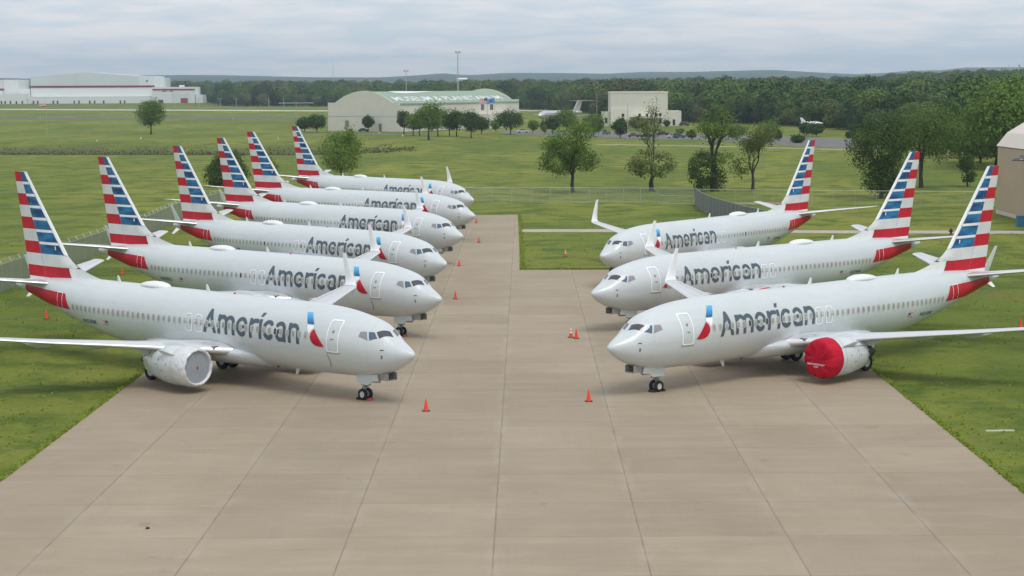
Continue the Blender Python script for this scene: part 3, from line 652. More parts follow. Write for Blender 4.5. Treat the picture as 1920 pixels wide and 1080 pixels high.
def ground_z(x, y):
    if y < 640:
        if x > 40 or y < 470: return 0.0
        e = min(1, max(0, (-20 - x) / 40)); t = (y - 545 + .06 * x + 6 * hash2(x / 60, 3)) / 34
        return -2.2 * e * math.exp(-t * t) + .5 * e * math.exp(-((t - 1.7) ** 2) * 2)
    u = 960 + FPX * x / y
    y0 = float(np.interp(u, GZ_TAB_U, GZ_Y0)); hh = float(np.interp(u, GZ_TAB_U, GZ_H))
    t = min(max((y - y0) / 1500, 0), 1); z = hh * t * t * (3 - 2 * t)
    if y > y0 + 1200:
        zr = AT(u, float(np.interp(u, SKY_U, SKY_V)), RIDGE_Y).z
        q = min(max((y - 4200) / (RIDGE_Y - 4200), 0), 1); q = q * q * (3 - 2 * q)
        z = z * (1 - q) + zr * q
        z += 7 * hash2(x / 420, y / 520) * min(1, q * 4) * min(1, (1 - q) * 4 + .06)
        if y > RIDGE_Y: z = zr - (y - RIDGE_Y) * .02
    return z
mb = MB(); ys = [-150, -50, 50, 150, 300, 450] + [450 * (1.045 ** k) for k in range(1, 72)]; ys = sorted([y for y in ys if y < 10500 and not 470 < y < 635] + [470 + 7 * k for k in range(24)]) + [11500, 14000]
nx = 220; rings = []
for y in ys:
    rings.append([((2 * i / nx - 1) * (320 + max(y, 0) * .62), y, 0) for i in range(nx + 1)])
rings = [[(x, y, ground_z(x, y)) for x, y, _ in r] for r in rings]
mb.loft(rings, False, False)
def grass_material():
    g = NG('grass'); P = g.co.outputs['Object']
    geo = g.t.nodes.new('ShaderNodeNewGeometry'); sp = g.t.nodes.new('ShaderNodeSeparateXYZ'); g.t.links.new(geo.outputs['Position'], sp.inputs[0])
    n1 = g.noise(g.mapping(P, (1, .35, 1)), .028, 6, .6, .4); n2 = g.noise(P, .16, 6, .62, .3); n3 = g.noise(P, 1.6, 5, .65); n4 = g.noise(g.mapping(P, (.35, 1, 1), (0, 0, .25)), .55, 5, .6)
    n5 = g.noise(P, 7.0, 4, .7)
    c = g.mix(g.ramp(n1, .42, .58), (.150, .196, .026), (.262, .275, .044))
    c = g.mix(g.math('MULTIPLY', g.ramp(n2, .46, .60), .9), c, (.084, .136, .018))
    c = g.mix(g.math('MULTIPLY', g.ramp(n4, .52, .72), .5), c, (.255, .245, .07))
    c = g.mix(g.math('MULTIPLY', g.ramp(n3, .50, .72), .55), c, (.060, .092, .015))
    dry = g.noise(g.mapping(P, (1, .6, 1), loc=(31, 7, 0)), .045, 5, .6, .5); c = g.mix(g.math('MULTIPLY', g.ramp(dry, .60, .72), .55), c, (.24, .185, .065))
    c = g.mix(g.math('MULTIPLY', g.ramp(n5, .42, .72), .5), c, (.052, .080, .014))
    band = g.math('SUBTRACT', g.math('SUBTRACT', sp.outputs['Y'], 548), g.math('MULTIPLY', sp.outputs['X'], -.06)); band = g.math('DIVIDE', g.math('ADD', band, g.ramp(n1, .3, .7, -14, 14)), 30)
    band = g.math('POWER', 2.718, g.math('MULTIPLY', g.math('MULTIPLY', band, band), -1)); band = g.math('MULTIPLY', band, g.ramp(sp.outputs['X'], -60, -25, 1, 0))
    c = g.mix(g.math('MULTIPLY', band, g.ramp(n4, .3, .6, .55, 1)), c, g.mix(g.ramp(n2, .42, .58), (.070, .085, .030), (.120, .095, .045)))
    far = g.ramp(sp.outputs['Y'], 1500, 3500)
    nf = g.noise(g.mapping(P, (1, .5, 1)), .012, 8, .65); fieldn = g.noise(g.mapping(P, (1, .35, 1)), .0016, 3, .5)
    cf = g.mix(g.ramp(nf, .4, .62), (.018, .040, .014), (.045, .075, .022)); cf = g.mix(g.ramp(fieldn, .60, .66), cf, (.11, .14, .055))
    g.col(g.mix(far, c, cf)); g.b.inputs['Roughness'].default_value = .9; g.b.inputs['Specular IOR Level'].default_value = .15
    g.bump(g.math('ADD', g.math('MULTIPLY', n3, .5), g.math('MULTIPLY', n5, .5)), .9, .25)
    return g.m
MGRASS = grass_material()
tag(mb.build('ground', MGRASS, smooth=True, fix=False), kind='structure')
# ------------------------------------------------------------------ apron of concrete bays
JX = -18.55; JW = 5.92; JL = 6.1
def concrete_material():
    g = NG('concrete'); P = g.co.outputs['Object']; sp = g.t.nodes.new('ShaderNodeSeparateXYZ'); g.t.links.new(P, sp.inputs[0])
    X = g.math('ADD', sp.outputs['X'], g.math('ADD', -JX + .0067 * 67 + JW * 10, g.math('MULTIPLY', sp.outputs['Y'], -.0067))); X = g.math('DIVIDE', X, JW); Y = g.math('DIVIDE', sp.outputs['Y'], JL)
    ix, iy = g.math('FLOOR', X), g.math('FLOOR', Y); fx, fy = g.math('FRACT', X), g.math('FRACT', Y)
    cm = g.t.nodes.new('ShaderNodeCombineXYZ'); g.t.links.new(ix, cm.inputs[0]); g.t.links.new(iy, cm.inputs[1])
    wn = g.t.nodes.new('ShaderNodeTexWhiteNoise'); wn.noise_dimensions = '2D'; g.t.links.new(cm.outputs[0], wn.inputs['Vector'])
    cm2 = g.t.nodes.new('ShaderNodeCombineXYZ'); g.t.links.new(ix, cm2.inputs[0])
    wn2 = g.t.nodes.new('ShaderNodeTexWhiteNoise'); wn2.noise_dimensions = '2D'; g.t.links.new(cm2.outputs[0], wn2.inputs['Vector'])
    big = g.noise(g.mapping(P, (1, .45, 1)), .11, 6, .6, .4); mid = g.noise(g.mapping(P, (.25, 1, 1)), .9, 6, .65); fine = g.noise(P, 9, 5, .7); streak = g.noise(g.mapping(P, (1.8, .12, 1), (0, 0, .02)), 1.1, 5, .6)
    wide = g.noise(g.mapping(P, (.22, 1, 1)), .35, 5, .6, .6)
    c = g.mix(g.ramp(big, .35, .65), (.312, .250, .172), (.358, .292, .206))
    c = g.mix(g.math('MULTIPLY', g.ramp(mid, .48, .75), .35), c, (.46, .375, .275))
    c = g.mix(g.math('MULTIPLY', g.ramp(streak, .55, .78), .14), c, (.215, .185, .150))
    c = g.mix(g.math('MULTIPLY', g.ramp(wide, .52, .70), .30), c, (.24, .205, .165))
    c = g.mix(g.math('MULTIPLY', g.ramp(fine, .42, .7), .20), c, (.19, .165, .14))
    k = g.ramp(wn.outputs['Value'], 0, 1, .93, 1.06); k = g.math('MULTIPLY', k, g.ramp(wn2.outputs['Value'], 0, 1, .97, 1.03))
    sc = g.t.nodes.new('ShaderNodeVectorMath'); sc.operation = 'SCALE'; g.t.links.new(c, sc.inputs[0]); g.t.links.new(k, sc.inputs['Scale'])
    c = sc.outputs[0]
    # long tar joints and faint cross joints
    wob = g.math('MULTIPLY', g.math('SUBTRACT', g.noise(P, .6, 3), .5), .010)
    dx = g.math('MULTIPLY', g.math('MINIMUM', g.math('ADD', fx, wob), g.math('SUBTRACT', 1.0, fx)), JW); dy = g.math('MULTIPLY', g.math('MINIMUM', fy, g.math('SUBTRACT', 1.0, fy)), JL)
    jm = g.ramp(g.noise(P, .35, 3), .35, .6, .45, .95)
    soft = g.math('MULTIPLY', g.ramp(dx, .05, .55, 1, 0), g.ramp(g.noise(g.mapping(P, (1, .4, 1)), .8, 4), .45, .65, 0, .35)); c = g.mix(soft, c, (.42, .37, .31))
    c = g.mix(g.math('MULTIPLY', g.ramp(dx, .018, .048, 1, 0), g.math('MULTIPLY', jm, .62)), c, (.135, .112, .085))
    c = g.mix(g.math('MULTIPLY', g.ramp(dy, .02, .05, 1, 0), g.math('MULTIPLY', jm, .42)), c, (.12, .10, .085))
    st = g.noise(P, .55, 3, .5); c = g.mix(g.math('MULTIPLY', g.ramp(st, .68, .78), .35), c, (.12, .105, .09))
    g.col(c); g.b.inputs['Roughness'].default_value = .82; g.b.inputs['Specular IOR Level'].default_value = .3; g.bump(fine, .25, .02)
    return g.m
MCON = concrete_material()
mb = MB(); axx = .0067
def ragged(x0, y0, x1, y1, step=.5, amp=.035):
    L = math.hypot(x1 - x0, y1 - y0); n = max(2, int(L / step)); nx_, ny_ = -(y1 - y0) / L, (x1 - x0) / L
    return [(x0 + (x1 - x0) * i / n + nx_ * random.uniform(-amp, amp), y0 + (y1 - y0) * i / n + ny_ * random.uniform(-amp, amp)) for i in range(n)]
outl = ragged(-24.1, 20, -22.6, 261) + ragged(-22.6, 261, 1.05, 260.6) + ragged(1.05, 260.6, .75, 182.4) + ragged(.75, 182.4, 23.4, 181.5) + ragged(23.4, 181.5, 22.3, 20) + [(22.3, 20)]
top = [(x, y, .012) for x, y in outl]; bot = [(x, y, -.3) for x, y in outl]
mb.loft([bot, top], True, False); mb.add(top, [tuple(range(len(top)))]); tag(mb.build('apron', MCON), kind='structure')
MPATH = mat('path_concrete', (.40, .37, .30), .85, var=.12, vscale=.4, bump=.2); MASPH = mat('asphalt', (.11, .108, .09), .85, var=.15, vscale=.1, bump=.2)
MPALE = mat('pale_concrete', (.52, .50, .43), .85, var=.08, vscale=.05); MLOT = mat('parking_asphalt', (.15, .14, .13), .85, var=.1, vscale=.1)
MDIRT = mat('bare_earth', (.30, .22, .13), .95, var=.25, vscale=.6, bump=.4)
def strip(name, pts, w, z, m):
    mb = MB(); a = []; b = []
    for i, p in enumerate(pts):
        p = Vector(p[:2]); d = (Vector(pts[min(i + 1, len(pts) - 1)][:2]) - Vector(pts[max(i - 1, 0)][:2])).normalized(); n = Vector((-d.y, d.x)) * w / 2
        a.append((p.x + n.x, p.y + n.y, z)); b.append((p.x - n.x, p.y - n.y, z))
    mb.loft([a, b], False, False); return tag(mb.build(name, m), kind='structure')
strip('path', [(1.1, 232), (20, 231), (40, 228), (60, 226.5), (90, 222), (140, 214)], 4.6, .016, MPATH)
strip('runway', [G(-300, 204.5)[:], G(0, 205)[:], G(620, 208)[:], G(1100, 207)[:]], 46, .03, MPALE)
strip('service_road', [G(-300, 222)[:], G(0, 222)[:], G(300, 221.5)[:], G(590, 222)[:]], 62, .03, MASPH)
strip('pavement', [G(1120, 271)[:], G(1300, 273.5)[:], G(1600, 281)[:], G(1900, 290)[:]], 2.6, .02, MPALE)
strip('drive', [G(560, 250)[:], G(700, 251)[:], G(820, 254)[:]], 10, .02, MLOT)
def poly(name, pts, z, m, kind='structure'):
    mb = MB(); P = [(p[0], p[1], z) for p in pts]; mb.add(P, [tuple(range(len(P)))]); return tag(mb.build(name, m), kind=kind)
poly('parking_lot', [G(930, 245), G(1100, 246.5), G(1330, 251), G(1600, 261), G(1600, 279), G(1450, 271), G(1300, 262), G(1100, 258), G(960, 252)], .02, MLOT)
def blob(cx, cy, rx, ry, n=40, sd=0):
    r = random.Random(sd); ph = [r.uniform(0, 6.28) for _ in range(6)]
    return [(cx + rx * math.cos(2 * math.pi * k / n) * (1 + .14 * math.sin(3 * 2 * math.pi * k / n + ph[0]) + .12 * math.sin(5 * 2 * math.pi * k / n + ph[1]) + .08 * math.sin(9 * 2 * math.pi * k / n + ph[2])),
             cy + ry * math.sin(2 * math.pi * k / n) * (1 + .14 * math.sin(3 * 2 * math.pi * k / n + ph[3]) + .12 * math.sin(7 * 2 * math.pi * k / n + ph[4]))) for k in range(n)]
for i, (u, v, rx, ry) in enumerate([(1430, 381, 4.2, 2.6), (1175, 312.5, 4, 1.6), (1100, 311.5, 2.5, 1.2)]):
    p = G(u, v); poly('bare_earth_patch', blob(p.x, p.y, rx, ry, 40, i), .012 + .004 * i, MDIRT)
# ------------------------------------------------------------------ foliage
def leaf_material(name, a, b, c):
    g = NG(name); oi = g.t.nodes.new('ShaderNodeObjectInfo'); P = g.co.outputs['Object']
    n = g.noise(P, .55, 3); n2 = g.noise(P, 3.1, 2); col = g.mix(g.ramp(n, .35, .65), a, b); col = g.mix(g.math('MULTIPLY', g.ramp(n2, .45, .65), .6), col, c)
    at = g.t.nodes.new('ShaderNodeAttribute'); at.attribute_name = 'tint'; at.attribute_type = 'INSTANCER'
    g.col(col); g.b.inputs['Roughness'].default_value = .65; g.b.inputs['Specular IOR Level'].default_value = .25
    t = g.t.nodes.new('ShaderNodeBsdfTranslucent'); g.t.links.new(col, t.inputs[0]); mx = g.t.nodes.new('ShaderNodeMixShader'); mx.inputs[0].default_value = .3
    o = g.t.nodes['Material Output']; g.t.links.new(g.b.outputs[0], mx.inputs[1]); g.t.links.new(t.outputs[0], mx.inputs[2]); g.t.links.new(mx.outputs[0], o.inputs[0])
    return g.m
ML_MID = leaf_material('leaves_mid', (.105, .185, .024), (.17, .26, .036), (.075, .135, .019))
ML_DARK = leaf_material('leaves_dark', (.050, .096, .017), (.088, .148, .024), (.031, .060, .012))
ML_LIGHT = leaf_material('leaves_light', (.135, .23, .027), (.20, .30, .042), (.09, .165, .022))
ML_DEEP = leaf_material('leaves_deep', (.078, .14, .021), (.13, .205, .032), (.053, .096, .016))
ML_OLIVE = leaf_material('leaves_olive', (.13, .175, .034), (.185, .22, .05), (.09, .12, .026))
MBARK = mat('bark', (.055, .045, .035), .9, var=.3, vscale=2, bump=.5, bscale=8)
def leaf_quads(mb, centers, size, n_each, spread, r, mi=0, flat=.6, out=None):
    for c, sp in zip(centers, spread):
        for _ in range(n_each):
            d = Vector((r.gauss(0, 1), r.gauss(0, 1), r.gauss(0, .8)));
            if d.length > 2.2: d *= 2.2 / d.length
            p = Vector(c) + d * sp * .5
            if out is not None:
                nrm = (Vector(out) + Vector((r.gauss(0, .42), r.gauss(0, .42), r.gauss(0, .42) + .15))).normalized(); a = nrm.cross(Vector((r.gauss(0, 1), r.gauss(0, 1), r.gauss(0, 1)))).normalized(); b = nrm.cross(a); s = size * r.uniform(.6, 1.4)
                mb.v += [tuple(p - a * s * .5), tuple(p + b * s * .4), tuple(p + a * s * .5), tuple(p - b * s * .4)]; k = len(mb.v); mb.f.append((k - 4, k - 3, k - 2, k - 1)); mb.m.append(mi); continue
            s = size * r.uniform(.6, 1.4); a = Vector((r.gauss(0, 1), r.gauss(0, 1), r.gauss(0, flat))).normalized(); b = a.cross(Vector((r.gauss(0, 1), r.gauss(0, 1), r.gauss(0, 1)))).normalized()
            mb.v += [tuple(p - a * s * .5), tuple(p + b * s * .33), tuple(p + a * s * .5), tuple(p - b * s * .33)]
            k = len(mb.v); mb.f.append((k - 4, k - 3, k - 2, k - 1)); mb.m.append(mi)
def grow(mb, p, d, L, rad, depth, r, tips, bend=.25, spread=.7, up=.15, ratio=.72, split=(2, 3), droop=0):
    pts = [p]; q = p.copy(); dd = d.copy(); n = 3
    for i in range(n):
        dd = (dd + Vector((r.gauss(0, bend), r.gauss(0, bend), r.gauss(0, bend) * .5 + up - droop)) * .45).normalized(); q = q + dd * L / n; pts.append(q.copy())
    mb.tube(pts, [rad * (1 - .35 * i / n) for i in range(n + 1)], 5 if depth > 1 else 4, 0, False)
    if depth <= 2: tips.append((pts[2].copy(), L, depth))
    if depth == 0 or L < .35: tips.append((q, L, 0)); return
    for k in range(r.randint(*split)):
        a = Vector((r.gauss(0, 1), r.gauss(0, 1), r.gauss(0, .5))); a = (a - dd * a.dot(dd)).normalized()
        nd = (dd + a * spread * r.uniform(.6, 1.2)).normalized()
        grow(mb, q if k < 2 else pts[2], nd, L * ratio * r.uniform(.8, 1.15), rad * .62, depth - 1, r, tips, bend, spread, up, ratio, split, droop)
def tree(loc, h, label, seed, leaf=ML_MID, trunk_h=.3, ivy=None, leafsize=.30, nleaf=26, depth=4, rad=None, group=None, spread=.7, name='tree', cat='tree', clump=1.5, ratio=.74, extra=None, cw=None):
    """trunk + limbs grown recursively; leaf faces gather at the twig ends; extra = [(dx,dy,dz,rx,rz,n)] leafy lobes"""
    r = random.Random(seed); root = empty(name, loc, 0, label, cat, group); mb = MB(); tips = []
    rad = rad or h * .022
    q = Vector((0, 0, -.1)); th = h * trunk_h
    mb.tube([q, Vector((r.gauss(0, .1), r.gauss(0, .1), th * .5)), Vector((0, 0, th))], [rad * 1.35, rad, rad * .9], 8, 0, False)
    L0 = h * (1 - trunk_h) * (1 - ratio) / (1 - ratio ** (depth + 1)) * 1.12
    for k in range(3):
        a = k * 2.1 + r.uniform(-.4, .4); lean = .25 if k == 0 else spread * .75
        grow(mb, Vector((0, 0, th)), Vector((math.cos(a) * lean, math.sin(a) * lean, 1)).normalized(), L0 * (1 if k == 0 else .85), rad * .7, depth - 1, r, tips, spread=spread, ratio=ratio)
    # fit the measured height / width
    zs = max(t[0].z for t in tips); xs_ = max(max(abs(t[0].x), abs(t[0].y)) for t in tips)
    sz = (h * .95 - th) / (zs - th); sx = (cw * .45 / xs_) if cw else 1
    def fit(p): p = Vector(p); return Vector((p.x * (sx if p.z > th else 1), p.y * (sx if p.z > th else 1), th + (p.z - th) * sz if p.z > th else p.z))
    mb.v = [tuple(fit(p)) for p in mb.v]; tips = [(fit(t[0]), t[1], t[2]) for t in tips]
    mb.build('trunk', MBARK, root, smooth=True, fix=False)
    lb = MB(); 
    cs = [t[0] for t in tips]; leaf_quads(lb, cs, leafsize, int(nleaf * 1.8), [clump * r.uniform(.6, 1.3) for _ in cs], r)
    ib = MB()
    for qi, (dx, dy, dz, rx, rz, n) in enumerate(extra or []):
        for _ in range(n):
            while True:
                v = Vector((r.uniform(-1, 1), r.uniform(-1, 1), r.uniform(-1, 1)))
                if v.length < 1: break
            v = v.normalized() * v.length ** .45
            leaf_quads(ib if ivy and qi < 2 else lb, [Vector((dx + v.x * rx, dy + v.y * rx, max(.15, dz + v.z * rz)))], leafsize, 16, [clump * .6], r, out=v)
    lb.build('crown', leaf, root, fix=False)
    if ivy: ib.build('ivy', ivy, root, fix=False)
    return root
def mid(u, v, vt, label, seed, **k):         # tree whose foot is seen at (u, v) and whose top at row vt
    p = G(u, v); h = AT(u, vt, p.y).z; return tree((p.x, p.y, 0), h, label, seed, **k)
g1 = 'trees along the fence behind the right row'
mid(1074, 361, 222, 'leafy tree with two broad green clumps, leftmost behind the chain link fence', 11, leaf=ML_MID, trunk_h=.22, cw=10.5, nleaf=22, clump=1.7, group=g1, extra=[(-2.6, 0, 5.2, 2.9, 2.0, 130), (1.6, 0, 5.6, 2.8, 2.0, 110), (1.4, 0, 10.6, 2.4, 1.8, 45)])
mid(1222, 358, 172, 'tall half bare tree with a thin dead top, behind the fence gate', 12, leaf=ML_OLIVE, trunk_h=.16, cw=7, nleaf=2, clump=1.2, leafsize=.3, group=g1, ratio=.8, depth=5, extra=[(0, 0, 4.6, 4.0, 2.5, 130), (-2.5, 0, 4.2, 2.0, 1.5, 40)])
mid(1338, 359, 196, 'tall forked tree with dark ivy thicket round its trunk', 13, leaf=ML_MID, ivy=ML_DARK, trunk_h=.34, cw=8.5, nleaf=9, clump=1.5, rad=.5, group=g1, extra=[(-1.9, -.3, 3.6, 2.3, 3.3, 190), (.6, 0, 2.2, 1.2, 2.4, 50), (1.5, 0, 5.6, 1.6, 1.0, 22), (0, 0, 12, 3.2, 2.8, 34)])
mid(1411, 356, 232, 'thin leaved spreading tree, rightmost of the four by the fence', 14, leaf=ML_OLIVE, trunk_h=.24, cw=9.5, nleaf=7, clump=1.5, group=g1, depth=5, ratio=.78, extra=[(-2.2, 0, 4.0, 2, 1.6, 30), (0, 0, 9.4, 4.2, 2.4, 45)])
g2 = 'big trees behind the middle airliner of the right row'
mid(1652, 372, 212, 'large dark dense tree behind the tail of the middle right airliner', 15, leaf=ML_DARK, trunk_h=.12, cw=9, nleaf=26, clump=1.8, group=g2, extra=[(-1.0, 0, 8.4, 4.6, 4.4, 240), (0, 0, 3.4, 3.0, 3.0, 170), (1.6, 0, 4.6, 3.2, 3.4, 120)])
mid(1727, 352, 190, 'lighter green tree with visible trunk, right of the large dark tree', 16, leaf=ML_DEEP, trunk_h=.28, cw=16, nleaf=18, clump=2.0, group=g2, extra=[(0, 0, 9.8, 7.4, 4.6, 330), (3.5, 0, 7.6, 3.4, 2.8, 90)])
mid(1815, 350, 284, 'small narrow upright dark tree left of the tan building', 17, leaf=ML_DARK, trunk_h=.15, cw=3.4, nleaf=12, clump=1.0, depth=3, extra=[(0, 0, 3.0, 1.3, 2.6, 60)])
mid(640, 330, 236, 'rounded bright green willow-like tree behind the farthest left airliner', 18, leaf=ML_LIGHT, trunk_h=.1, cw=8, nleaf=16, clump=1.6, extra=[(0, 0, 4.9, 4.3, 4.3, 330)])
mid(425, 350, 284, 'low dark rounded bush behind the tail of the fourth left airliner', 19, leaf=ML_DARK, trunk_h=.08, cw=6, nleaf=14, clump=1.2, name='bush', cat='bush', extra=[(-1.8, 0, 2.4, 2.4, 2.4, 170), (1.6, .3, 2.2, 2.4, 2.2, 150)])
mid(505, 340, 288, 'thin green bush between the fourth and fifth left tail fins', 21, leaf=ML_MID, trunk_h=.08, cw=4, nleaf=10, clump=1.0, name='bush', cat='bush', depth=3, extra=[(0, 0, 2.2, 1.6, 2.0, 50)])
mid(283, 252, 188, 'lone bushy green tree out in the open airfield', 20, leaf=ML_MID, trunk_h=.2, cw=12, nleaf=18, clump=2.6, leafsize=.6, extra=[(0, 0, 8, 5.4, 4.6, 150)])
g3 = 'small trees in front of the museum'
for i, (u, v, vt, w, lf, lb_) in enumerate([
    (571, 248, 221, 6, ML_DARK, 'dark round tree at the left corner of the barrel roofed museum, left of the pair'), (594, 249, 216, 8, ML_DARK, 'dark round tree at the left corner of the barrel roofed museum, right of the pair'),
    (690, 247, 217, 5, ML_DARK, 'small round dark tree alone against the museum end wall'),
    (758, 252, 206, 5.5, ML_DARK, 'narrow tree at the near right corner of the museum end wall'), (775, 254, 214, 6, ML_LIGHT, 'pale loose tree next to the museum wall corner'),
    (787, 255, 208, 7, ML_MID, 'green tree just left of the tallest tree before the museum'), (804, 263, 192, 9.5, ML_MID, 'tallest tree before the museum with a bare forked trunk'),
    (821, 256, 203, 8, ML_MID, 'green tree just right of the tallest tree before the museum'), (843, 255, 214, 6, ML_MID, 'mid green tree in the middle of the museum tree row'),
    (856, 256, 207, 7, ML_DARK, 'dark upright tree in the middle of the museum tree row'), (884, 259, 210, 7.5, ML_DARK, 'dark cone shaped tree left of the flagpoles'),
    (903, 252, 220, 7.5, ML_DARK, 'low dark tree beneath the museum flags'), (930, 248, 224, 4.5, ML_LIGHT, 'pale green bush by the museum entrance'),
    (957, 252, 207, 10, ML_DARK, 'broad dark tree at the right end of the museum'), (999, 250, 227, 4, ML_LIGHT, 'small light green tree between parked white car and museum'),
    (1021, 252, 236, 2.2, ML_MID, 'tiny narrow tree at the left end of the parking lot')]):
    mid(u, v, vt, lb_, 30 + i, leaf=lf, trunk_h=.26 if v > 250 else .16, cw=w * 1.08, nleaf=9, clump=w * .23, leafsize=.55, depth=3, group=g3, extra=[(0, 0, .62 * AT(u, vt, G(u, v).y).z, w * .46, .34 * AT(u, vt, G(u, v).y).z, int(14 * w))])
g4 = 'shrubs and trees round the parking lot'
for i, (u, v, vt, w, lf, lb_) in enumerate([
    (1036, 250, 216, 6, ML_DARK, 'dark tree in front of the old silver airliner'), (1063, 246, 205, 9, ML_MID, 'green tree hiding the middle of the old silver airliner'), (1113, 256, 214, 8, ML_MID, 'leafy tree left of the parked blue car'),
    (1163, 259, 221, 5.6, ML_DARK, 'oval clipped dark tree in front of the tall pale building'), (1195, 244, 219, 8, ML_OLIVE, 'reddish brown tree before the tall pale building'),
    (1250, 239, 226, 2.8, ML_DARK, 'small round tree by the right wing of the pale building'), (1275, 250, 243, 3, ML_OLIVE, 'low brownish shrub beside the parked dark cars'), (1297, 262, 244, 3, ML_OLIVE, 'upright grey brown shrub at the lot edge'),
    (1455, 262, 248, 4, ML_DARK, 'dark low shrub at the right side of the lot'), (1495, 268, 256, 4.4, ML_DARK, 'dark round shrub left of the far right tail fin'), (1512, 255, 230, 5.5, ML_DARK, 'dark tree under the small white display plane, left one'), (1531, 256, 233, 4.6, ML_DARK, 'dark tree under the small white display plane, right one'), (1594, 260, 247, 3, ML_DARK, 'small dark shrub by the pale kerb road'),
    (1380, 262, 236, 6, ML_MID, 'green tree at the lot between the two tallest fence trees'), (1440, 266, 226, 8, ML_MID, 'loose green tree behind the spreading tree by the fence')]):
    mid(u, v, vt, lb_, 60 + i, leaf=lf, trunk_h=.18, cw=w * 1.05, nleaf=9, clump=w * .24, leafsize=.55, depth=3, group=g4, extra=[(0, 0, .58 * AT(u, vt, G(u, v).y).z, w * .46, .38 * AT(u, vt, G(u, v).y).z, int(15 * w))])
g5 = 'large trees behind the tan building'
for i, (u, v, vt, w, lf, lb_) in enumerate([(1905, 318, 142, 24, ML_MID, 'tallest light green tree rising behind the roof of the tan building'), (1868, 312, 176, 15, ML_DEEP, 'green tree just left of the tan building roof'), (1838, 306, 205, 12, ML_DEEP, 'middle sized tree left of the tan building'), (1800, 296, 228, 9, ML_DARK, 'dark tree behind the narrow upright tree')]):
    mid(u, v, vt, lb_, 80 + i, leaf=lf, trunk_h=.1, cw=w, nleaf=14, clump=w * .2, leafsize=.7, depth=4, group=g5, extra=[(0, 0, .55 * AT(u, vt, G(u, v).y).z, w * .48, .42 * AT(u, vt, G(u, v).y).z, int(16 * w))])
mb = MB(); rw_ = random.Random(4)
def tuft(x, y, s):
    for _ in range(3):
        a = rw_.uniform(0, 6.28); dx, dy = math.cos(a) * s * .5, math.sin(a) * s * .5; tx, ty = rw_.gauss(0, .3) * s, rw_.gauss(0, .3) * s; h = s * rw_.uniform(.5, 1.0)
        mb.v += [(x - dx, y - dy, 0), (x + dx, y + dy, 0), (x + dx * .6 + tx, y + dy * .6 + ty, h), (x - dx * .6 + tx, y - dy * .6 + ty, h)]; k = len(mb.v); mb.f.append((k - 4, k - 3, k - 2, k - 1)); mb.m.append(0)
for _ in range(15000):
    y = 75 + 150 * rw_.random() ** 1.4; x = rw_.uniform(-.31, .31) * y
    xl, xr = -24.1 + .0062 * (y - 20), 22.3 + .0068 * (y - 20) if y < 182 else .9
    if xl - .1 < x < xr + .1 or (y > 228 and x > 0): continue
    n = math.sin(x * .35 + 2 * math.sin(y * .11)) + math.sin(y * .31 + x * .13)
    if rw_.random() < .3 + .3 * n: tuft(x, y, rw_.uniform(.06, .15))
for _ in range(5200):
    y = 70 + 130 * rw_.random() ** 1.3
    if rw_.random() < .5: x = -24.1 + .0062 * (y - 20) - abs(rw_.gauss(0, .16))
    elif y < 181: x = 22.3 + .0068 * (y - 20) + abs(rw_.gauss(0, .16))
    else: continue
    tuft(x, y, rw_.uniform(.06, .16))
for _ in range(1500): tuft(.95 + abs(rw_.gauss(0, .15)), rw_.uniform(183, 260), .16); tuft(rw_.uniform(.8, 23), 182.3 + abs(rw_.gauss(0, .2)), .16)
tag(mb.build('grass_tufts', leaf_material('tuft_blades', (.24, .33, .042), (.34, .41, .065), (.19, .28, .036)), fix=False), kind='stuff', label='grass tufts growing along the concrete edges and over the near lawns', cat='grass')
mb = MB(); rw_ = random.Random(9)
for _ in range(2600):
    x = rw_.uniform(-175, -28); yc = 545 - .06 * x - 6 * hash2(x / 60, 3); y = yc + rw_.gauss(0, 13)
    leaf_quads(mb, [Vector((x, y, ground_z(x, y) + .15))], .5, 3, [.9], rw_)
tag(mb.build('weeds', leaf_material('weed_leaves', (.075, .105, .030), (.105, .125, .045), (.09, .075, .035)), fix=False), kind='stuff', label='rough dark weeds growing along the ditch across the field', cat='weeds')
